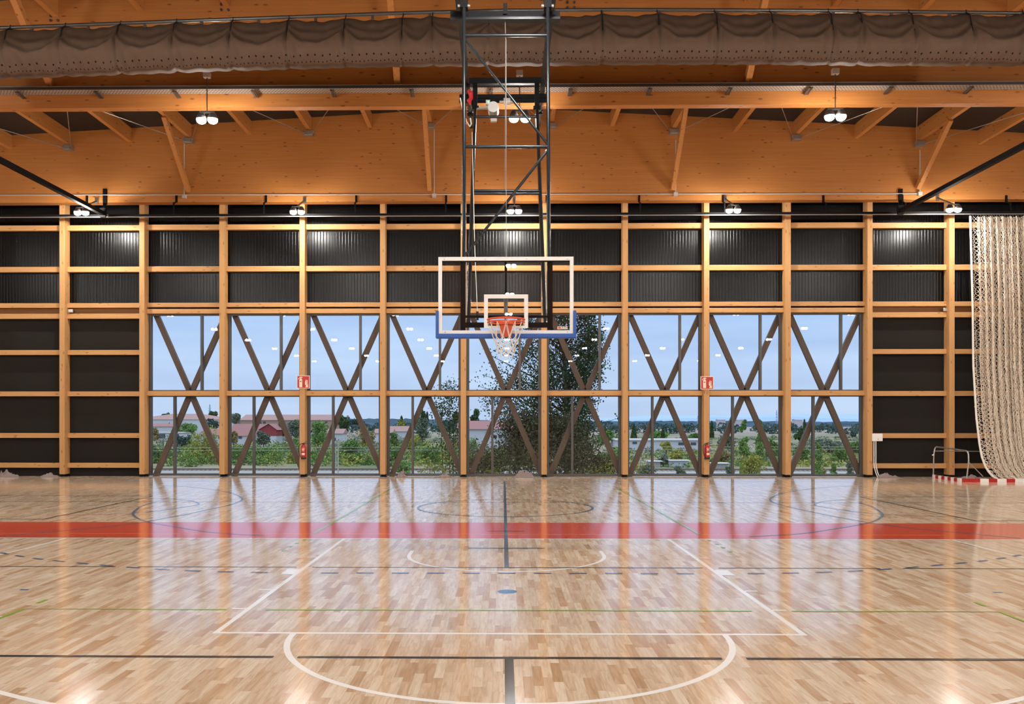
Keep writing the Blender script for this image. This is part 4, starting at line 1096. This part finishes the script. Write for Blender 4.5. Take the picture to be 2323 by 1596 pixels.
# trees --------------------------------------------------------------
def leaf_quads(C, size, r, droop=0.0):
    n = len(C)
    d1 = r.normal(0, 1, (n, 3)); d1[:, 2] -= droop; d1 /= np.linalg.norm(d1, axis=1, keepdims=True)
    t = r.normal(0, 1, (n, 3)); d2 = np.cross(d1, t); d2 /= np.linalg.norm(d2, axis=1, keepdims=True) + 1e-9
    s = (size * r.uniform(.6, 1.3, n))[:, None]
    V = np.stack([C - d1 * s * .5, C + d2 * s * .36 - d1 * s * .08, C + d1 * s * .55, C - d2 * s * .36 - d1 * s * .08], 1).reshape(-1, 3)
    Q = np.arange(n * 4).reshape(n, 4); return V, Q
def crown_points(kind, n, r):
    """unit crown: base z=0, top z=1, half width 1"""
    if kind == 'cone':
        z = r.beta(1.1, 1.9, n); rad = (1 - z) ** .8 * .95 + .03
        a = r.uniform(0, 6.283, n); k = r.uniform(.5, 1, n) ** .5
        return np.stack([rad * k * np.cos(a), rad * k * np.sin(a), z], 1)
    nb = {'round': 16, 'dome': 20, 'willow': 26, 'column': 18, 'bush': 18}[kind]
    C = []
    for i in range(nb):
        if kind == 'column': zc_ = r.uniform(.08, .95); rad = .75 * math.sin(math.pi * (.12 + .8 * zc_)) * r.uniform(.2, .7); br = r.uniform(.25, .45) * (1.15 - zc_ * .7); bz = br * .16 * 1.6
        elif kind == 'dome': zc_ = r.uniform(.25, .78); rad = r.uniform(.1, .72) * (1.15 - zc_ * .6); br = r.uniform(.25, .4); bz = .17
        elif kind == 'bush': zc_ = r.uniform(.08, .75); rad = r.uniform(.1, .78) * (1.1 - zc_ * .7); br = r.uniform(.25, .4); bz = .17
        elif kind == 'willow': zc_ = r.uniform(.2, .88); rad = r.uniform(.1, .75) * math.sqrt(max(.1, 1 - (zc_ - .4) ** 2 * 2.4)); br = r.uniform(.18, .32); bz = .16
        else: zc_ = r.uniform(.28, .85); rad = r.uniform(.1, .68) * math.sqrt(max(.05, 1 - ((zc_ - .55) / .5) ** 2)); br = r.uniform(.28, .42); bz = .18
        a = r.uniform(0, 6.283); c = np.array([rad * math.cos(a), rad * math.sin(a), zc_])
        m = n // nb; d = r.normal(0, 1, (m, 3)); d /= np.linalg.norm(d, axis=1, keepdims=True); d *= (r.uniform(.25, 1, (m, 1)) ** .45)
        C.append(c + d * np.array([br, br, bz]))
    return np.concatenate(C)
CACHE = {}
def tree(kind, leaf, label, pxx, ptop, pbase, wpx, Y, n=1500, name=None, trunk='darkbark', group=None):
    base = W(pxx, pbase, Y); top = W(pxx, ptop, Y); h = top.z - base.z; w = wpx * Y / F
    loc = Vector((base.x, Y, base.z))
    gap = base.z - tz(Y)
    o = tag(empty(name or {'cone': 'cypress', 'round': 'tree', 'dome': 'pine_tree', 'willow': 'willow_tree', 'column': 'poplar_sapling', 'bush': 'bush'}[kind], (base.x, Y, min(base.z, tz(Y)))), label, 'tree' if kind != 'bush' else 'bush', group)
    r = np.random.default_rng(int(pxx * 7 + ptop) % 99991)
    P = crown_points(kind, n, r) * np.array([w / 2, w / 2, h])
    size = max(.05, min(.9, 3.2 * Y / F)) * 1.25
    V, Q = leaf_quads(P, size, r, .4 if kind == 'willow' else 0)
    V = V + np.array([0, 0, base.z - o.location.z])
    np_mesh('foliage', V, Q, LEAF[leaf], o)
    b = LB(); zt = base.z - o.location.z + h * .6
    b.tube([(0, 0, -.2), (w * .02, 0, zt * .5), (0, 0, zt)], [max(.05, w * .035), max(.04, w * .028), .02], 6)
    for k in range(4):
        a = r.uniform(0, 6.28); b.tube([(0, 0, zt * (.35 + .12 * k)), (w * .25 * math.cos(a), w * .25 * math.sin(a), zt * (.7 + .1 * k))], [max(.025, w * .015), .012], 5)
    b.build('trunk', M[trunk], o, smooth=True)
    return o
T = [ # kind, leaf, label, x, top, base, width, distance, n
 ('willow', 'yellow', 'large yellow green willow in the first window', 458, 966, 1070, 105, 150, 3200),
 ('bush', 'dark', 'dark green bush at the left corner of the first window', 352, 1000, 1066, 60, 152, 1600),
 ('bush', 'green', 'green bush beside the railway pole in the first window', 392, 1012, 1066, 60, 158, 1600),
 ('round', 'blue', 'blue green round tree left of the willow', 418, 985, 1030, 48, 200, 1400),
 ('bush', 'bright', 'pale bushy hedge below the broad hipped roof', 428, 955, 985, 70, 330, 1500),
 ('dome', 'dark', 'dark tree crown above the broad hipped roof', 378, 934, 956, 34, 440, 900),
 ('round', 'dark', 'dark tree on the skyline left of the second post in view', 484, 929, 958, 30, 420, 900),
 ('round', 'blue', 'dark bush below the skyline tree in the first window', 482, 950, 975, 44, 300, 1100),
 ('bush', 'brown', 'brownish shrub at the right corner of the first window', 492, 1028, 1068, 40, 150, 1300),
 ('bush', 'brown', 'pale scrub at the far left of the first window', 350, 960, 1000, 26, 290, 900),
 ('round', 'olive', 'pale tree at the left edge of the second window', 534, 936, 966, 34, 400, 1000),
 ('dome', 'green', 'bright domed pine right of the mullion in the second window', 604, 1004, 1068, 96, 150, 3000),
 ('dome', 'green', 'domed pine left of the mullion in the second window', 546, 1008, 1066, 62, 152, 2200),
 ('round', 'olive', 'grey green round tree in front of the red barn', 597, 977, 1016, 40, 190, 1600),
 ('round', 'brown', 'bare pale tree at the left of the red barn', 530, 977, 1010, 26, 195, 900),
 ('dome', 'dark', 'dark pine right of the red barn', 640, 950, 995, 44, 240, 1800),
 ('round', 'olive', 'pale green tree behind the left extinguisher', 672, 950, 1002, 48, 235, 1700),
 ('bush', 'bright', 'bright green bush behind the left extinguisher', 672, 985, 1035, 44, 180, 1600),
 ('bush', 'yellow', 'yellowish shrub below the left extinguisher', 664, 1020, 1066, 40, 150, 1400),
 ('round', 'bright', 'tall green tree at the left of the third window', 722, 953, 1022, 52, 200, 2200),
 ('bush', 'dark', 'dark shrub below the tall green tree in the third window', 722, 1010, 1066, 46, 155, 1600),
 ('dome', 'green', 'domed pine beside the taller railway pole', 798, 990, 1062, 72, 150, 2800),
 ('round', 'dark', 'dark conifer behind the taller railway pole', 779, 940, 985, 34, 260, 1500),
 ('willow', 'brown', 'pale yellow tree at the right of the third window', 832, 966, 1030, 60, 230, 1800),
 ('bush', 'olive', 'low olive shrub at the right corner of the third window', 845, 1025, 1066, 50, 150, 1500),
 ('dome', 'blue', 'dark wood on the skyline in the third window', 806, 946, 966, 50, 500, 900),
 ('willow', 'yellow', 'yellow green tree on the rise in the fourth window', 910, 950, 978, 24, 320, 900),
 ('bush', 'green', 'green bush at the left corner of the fourth window', 893, 975, 1020, 34, 200, 1400),
 ('dome', 'green', 'dark domed pine at the left corner of the fourth window', 895, 1012, 1064, 44, 150, 1800),
 ('round', 'olive', 'silvery olive tree in the fourth window', 957, 946, 1010, 44, 200, 2200),
 ('cone', 'blue', 'slim cypress behind the silvery olive tree', 969, 932, 960, 8, 330, 500),
 ('cone', 'dark', 'small cypress on the rise in the fourth window', 911, 943, 953, 6, 420, 300),
 ('round', 'dark', 'dark tree behind the olive tree at its right', 960, 927, 958, 16, 330, 600),
 ('willow', 'yellow', 'yellow green shrubbery in the middle of the fourth window', 935, 985, 1050, 60, 170, 2000),
 ('bush', 'bright', 'bright grass green bush by the small peaked cloth', 915, 1040, 1078, 50, 110, 1700),
 ('dome', 'green', 'domed pine behind the flat cloth of the fourth window', 975, 1010, 1066, 60, 148, 2200),
 ('round', 'dark', 'dark cedar above the pink roof behind the poplar', 1078, 927, 962, 26, 260, 1300),
 ('round', 'dark', 'dark tree above the pink roof right of the fifth post', 1038, 932, 962, 26, 270, 1100),
 ('bush', 'bright', 'bright shrub in front of the white house', 1072, 985, 1040, 44, 170, 1500),
 ('bush', 'green', 'green tree right of the poplar in the sixth window', 1378, 965, 1010, 60, 220, 1700),
 ('round', 'bright', 'bright bush at the right of the sixth window', 1392, 1010, 1060, 44, 150, 1600),
 ('bush', 'bright', 'pale shrub at the foot of the poplar', 1365, 1020, 1068, 40, 140, 1800),
 ('cone', 'dark', 'broad dark cypress in the seventh window', 1438, 959, 995, 15, 240, 1000),
 ('cone', 'dark', 'slim dark cypress right of the mullion in the seventh window', 1504, 968, 994, 9, 240, 700),
 ('cone', 'dark', 'tall slim cypress right of the right extinguisher sign', 1615, 953, 992, 10, 240, 900),
 ('bush', 'bright', 'pale green shrubs behind the low white building', 1490, 974, 998, 80, 260, 1500),
 ('bush', 'green', 'green shrub at the right end of the low white building', 1575, 980, 1002, 40, 250, 1000),
 ('bush', 'yellow', 'yellow bush in front of the low white building', 1511, 997, 1022, 34, 180, 1400),
 ('bush', 'yellow', 'yellow bush between the two trackside cabins', 1533, 1018, 1046, 40, 150, 1500),
 ('bush', 'olive', 'dark grey bush between the trackside cabins', 1504, 1027, 1054, 36, 142, 1500),
 ('bush', 'olive', 'grey shrub at the foot of the seventh window', 1540, 1052, 1078, 34, 105, 1300),
 ('bush', 'olive', 'low shrub left of the mullion in the seventh window', 1470, 1050, 1080, 60, 105, 1300),
 ('round', 'olive', 'dark round tree behind the right extinguisher', 1648, 985, 1030, 46, 200, 1600),
 ('bush', 'brown', 'straw coloured reeds right of the right extinguisher', 1640, 1016, 1050, 60, 150, 1700),
 ('column', 'bright', 'tall young poplar left of centre in the eighth window', 1688, 948, 1080, 40, 75, 2600),
 ('column', 'bright', 'tall young poplar right of centre in the eighth window', 1722, 938, 1080, 36, 75, 2600),
 ('bush', 'yellow', 'yellow green thicket at the foot of the eighth window', 1705, 1020, 1090, 84, 70, 2800),
 ('bush', 'olive', 'grey bush at the left foot of the eighth window', 1655, 1050, 1080, 32, 105, 1200),
 ('bush', 'green', 'green thicket at the right of the eighth window', 1752, 985, 1050, 50, 170, 1700),
 ('round', 'dark', 'dark leaning pine at the left of the last window', 1814, 970, 1004, 28, 220, 1500),
 ('cone', 'dark', 'thin cypress behind the dark leaning pine', 1825, 950, 975, 6, 300, 500),
 ('round', 'blue', 'round dark bush in the field of the last window', 1935, 980, 992, 18, 320, 500),
 ('round', 'green', 'green round tree at the left of the last window', 1815, 1010, 1060, 44, 150, 1800),
 ('column', 'bright', 'feathery sapling right of the mullion in the last window', 1858, 1000, 1082, 34, 80, 2000),
 ('round', 'green', 'full green bush at the right of the last window', 1908, 1012, 1056, 42, 150, 1800),
 ('column', 'bright', 'pale feathery sapling at the centre of the last window', 1892, 1024, 1086, 28, 75, 1800),
 ('column', 'olive', 'pale feathery sapling at the right of the last window', 1928, 1030, 1086, 28, 75, 1800),
 ('bush', 'brown', 'yellow brown shrub at the foot of the last window', 1862, 1052, 1084, 40, 95, 1400),
 ('bush', 'olive', 'olive scrub across the middle of the last window', 1880, 990, 1030, 130, 200, 2400),
 ('bush', 'green', 'dark scrub behind the right part of the last window', 1940, 996, 1030, 50, 190, 1300),
]
for i, (k, lf, lab, x, tp, bs, w, Y, n) in enumerate(T):
    tree(k, lf, lab, x, tp, bs, w, Y, n)
# bushy tree belt on the far rise: one countless mass
P = []; r = np.random.default_rng(5)
for i in range(420):
    Yb = r.uniform(380, 640); xb = r.uniform(-.65, .45) * Yb; hb = r.uniform(2.0, 4.6); wb = r.uniform(4, 9)
    d = r.normal(0, 1, (60, 3)); d /= np.linalg.norm(d, axis=1, keepdims=True)
    P.append(np.array([xb, Yb, tz(Yb) + hb * .4]) + d * np.array([wb / 2, wb / 2, hb * .6]))
V, Q = leaf_quads(np.concatenate(P), 1.3, r)
tag(np_mesh('tree_belt', V, Q, LEAF['blue']), 'distant belt of low blue green trees below the skyline', 'trees', kind='stuff')
for nm, leaf, lab, cnt, sd, rows in (('scrub', 'olive', 'low grey green scrub between trees and houses', 520, 8, (150, 330)), ('thicket', 'green', 'green undergrowth along the far side of the railway', 420, 9, (137, 200)), ('tall_grass', 'yellow', 'yellowish tall grass and shrubs beyond the railway', 330, 10, (140, 240))):
    P = []; r = np.random.default_rng(sd)
    for i in range(cnt):
        Yb = r.uniform(*rows); left = i % 10 < 7; xb = (r.uniform(-.50, .08) if left else r.uniform(.12, .45)) * Yb
        if not left and nm == 'thicket' and i % 3: continue
        hb = r.uniform(.8, 2.6) * (1.15 if left else .55); wb = r.uniform(2, 6)
        d = r.normal(0, 1, (90, 3)); d /= np.linalg.norm(d, axis=1, keepdims=True); d *= r.uniform(.5, 1, (90, 1))
        P.append(np.array([xb, Yb, tz(Yb) + hb * .35]) + d * np.array([wb / 2, wb / 2, hb * .65]))
    V, Q = leaf_quads(np.concatenate(P), .40, r)
    tag(np_mesh(nm, V, Q, LEAF[leaf]), lab, 'scrub', kind='stuff')

# the big poplar close to the glass: limbs with leaf clusters
def big_poplar():
    Y = 36.0; r = np.random.default_rng(21)
    b0 = W(1287, 1120, Y); root = tag(empty('poplar_tree', (b0.x, Y, tz(Y))), 'tall dark poplar with fluttering leaves just outside the central windows', 'tree')
    o = root.location; C = []
    tr = LB(); t0 = Vector((0, 0, -.2)); tt = Vector((-.15, .1, 9.5))
    tr.tube([t0, t0.lerp(tt, .33) + Vector((.05, 0, 0)), t0.lerp(tt, .66), tt], [.13, .11, .075, .02], 8)
    br = LB()
    def limb(a, c, nleaf, spread):
        mid = (a + c) / 2 + Vector((r.normal(0, .1), r.normal(0, .1), r.uniform(.05, .25)))
        br.tube([a, mid, c], [.035, .022, .008], 5)
        for k in range(nleaf):
            t = r.uniform(.25, 1.08); p = a.lerp(mid, min(1, t * 2)) if t < .5 else mid.lerp(c, (t - .5) * 2)
            C.append((p.x + r.normal(0, spread), p.y + r.normal(0, spread), p.z + r.normal(0, spread * .9)))
    sil = [(705, 1178, 1352), (760, 1172, 1368), (820, 1160, 1366), (870, 1120, 1362), (920, 1085, 1350), (960, 1150, 1340), (1000, 1170, 1335)]
    for i in range(520):
        py = r.uniform(670, 1015)
        xl = np.interp(py, [q[0] for q in sil], [q[1] for q in sil]); xr = np.interp(py, [q[0] for q in sil], [q[2] for q in sil])
        tx = r.uniform(xl + 6, xr - 6); 
        if tx < (xl + xr) / 2 - 25 and r.random() < .45: tx = xr - 8 - (tx - xl) * .5
        Yd = Y + r.uniform(-1.3, 1.3); c = W(tx, py, Yd) - o
        sp_ = r.uniform(.13, .26); m = int(r.uniform(40, 85))
        C.extend((np.array(c) + r.normal(0, 1, (m, 3)) * np.array([sp_, sp_, sp_ * 1.15])).tolist())
        if i % 5 == 0:
            az = max(.5, c.z - r.uniform(1.0, 2.0)); a = t0.lerp(tt, min(1, az / 9.5)); mid = a.lerp(c, .5) + Vector((0, 0, -.12))
            br.tube([a, mid, c], [.028, .018, .006], 5)
    # long light branches on the left
    for (x, y) in ((1100, 800), (1095, 850), (1085, 875), (1110, 830), (1130, 790), (1120, 870), (1150, 770), (1395, 950), (1385, 965), (1345, 900), (1360, 905)):
        c = W(x, y, Y + r.uniform(-1, .5)) - o; a = W(1250, y + 75, Y) - o; limb(a, c, 62, .13)
    V, Q = leaf_quads(np.array(C), .088, r, .5)
    tr.build('trunk', M['bark'], root, smooth=True); br.build('branches', M['darkbark'], root)
    np_mesh('foliage', V, Q, LEAF['poplar'], root)
big_poplar()
def near_bush(label, pts, Y, n, size, leaf, seed, name='poplar_shoots'):
    r = np.random.default_rng(seed); xm = sum(p[0] for p in pts) / len(pts); b0 = W(xm, 1100, Y)
    root = tag(empty(name, (b0.x, Y, tz(Y))), label, 'bush'); o = root.location; C = []; br = LB()
    for (x, y, sx, sy) in pts:
        c = W(x, y, Y) - o; s = Y / F
        m = n // len(pts); d = r.normal(0, .55, (m, 3))
        C.append(np.array(c) + d * np.array([sx * s, sx * s * .8, sy * s]))
        br.tube([(c.x * .5, 0, -.2), (c.x * .8, 0, c.z * .5), tuple(c)], [.03, .02, .008], 5)
    V, Q = leaf_quads(np.concatenate(C), size, r, .4)
    np_mesh('foliage', V, Q, LEAF[leaf], root); br.build('stems', M['darkbark'], root)
near_bush('leafy poplar shoots at the left of the big poplar, by the fifth post', ((1020, 890, 22, 26), (1000, 935, 18, 30), (1030, 945, 22, 40), (1028, 985, 26, 45), (1010, 1015, 36, 40), (1035, 1055, 36, 40)), 35, 2600, .085, 'dark', 3)
near_bush('dense dim thicket at the foot of the big poplar', ((1085, 1050, 40, 40), (1120, 1050, 45, 30), (1165, 1015, 35, 40), (1190, 1040, 50, 55), (1230, 1020, 50, 55), (1275, 1040, 50, 55), (1320, 1020, 40, 40), (1330, 1060, 45, 35), (1290, 985, 40, 40), (1250, 975, 40, 45), (1370, 1058, 30, 24), (1200, 985, 40, 40), (1165, 960, 40, 35)), 33.5, 21000, .088, 'poplarb', 4, 'thicket')
near_bush('pale yellow sprigs in front of the thicket by the fifth post', ((975, 1065, 26, 18), (1005, 1060, 30, 22), (1120, 1070, 26, 14), (1340, 1072, 40, 14), (1385, 1060, 30, 20), (1440, 1060, 26, 16)), 33, 1300, .08, 'yellow', 6, 'sprigs')
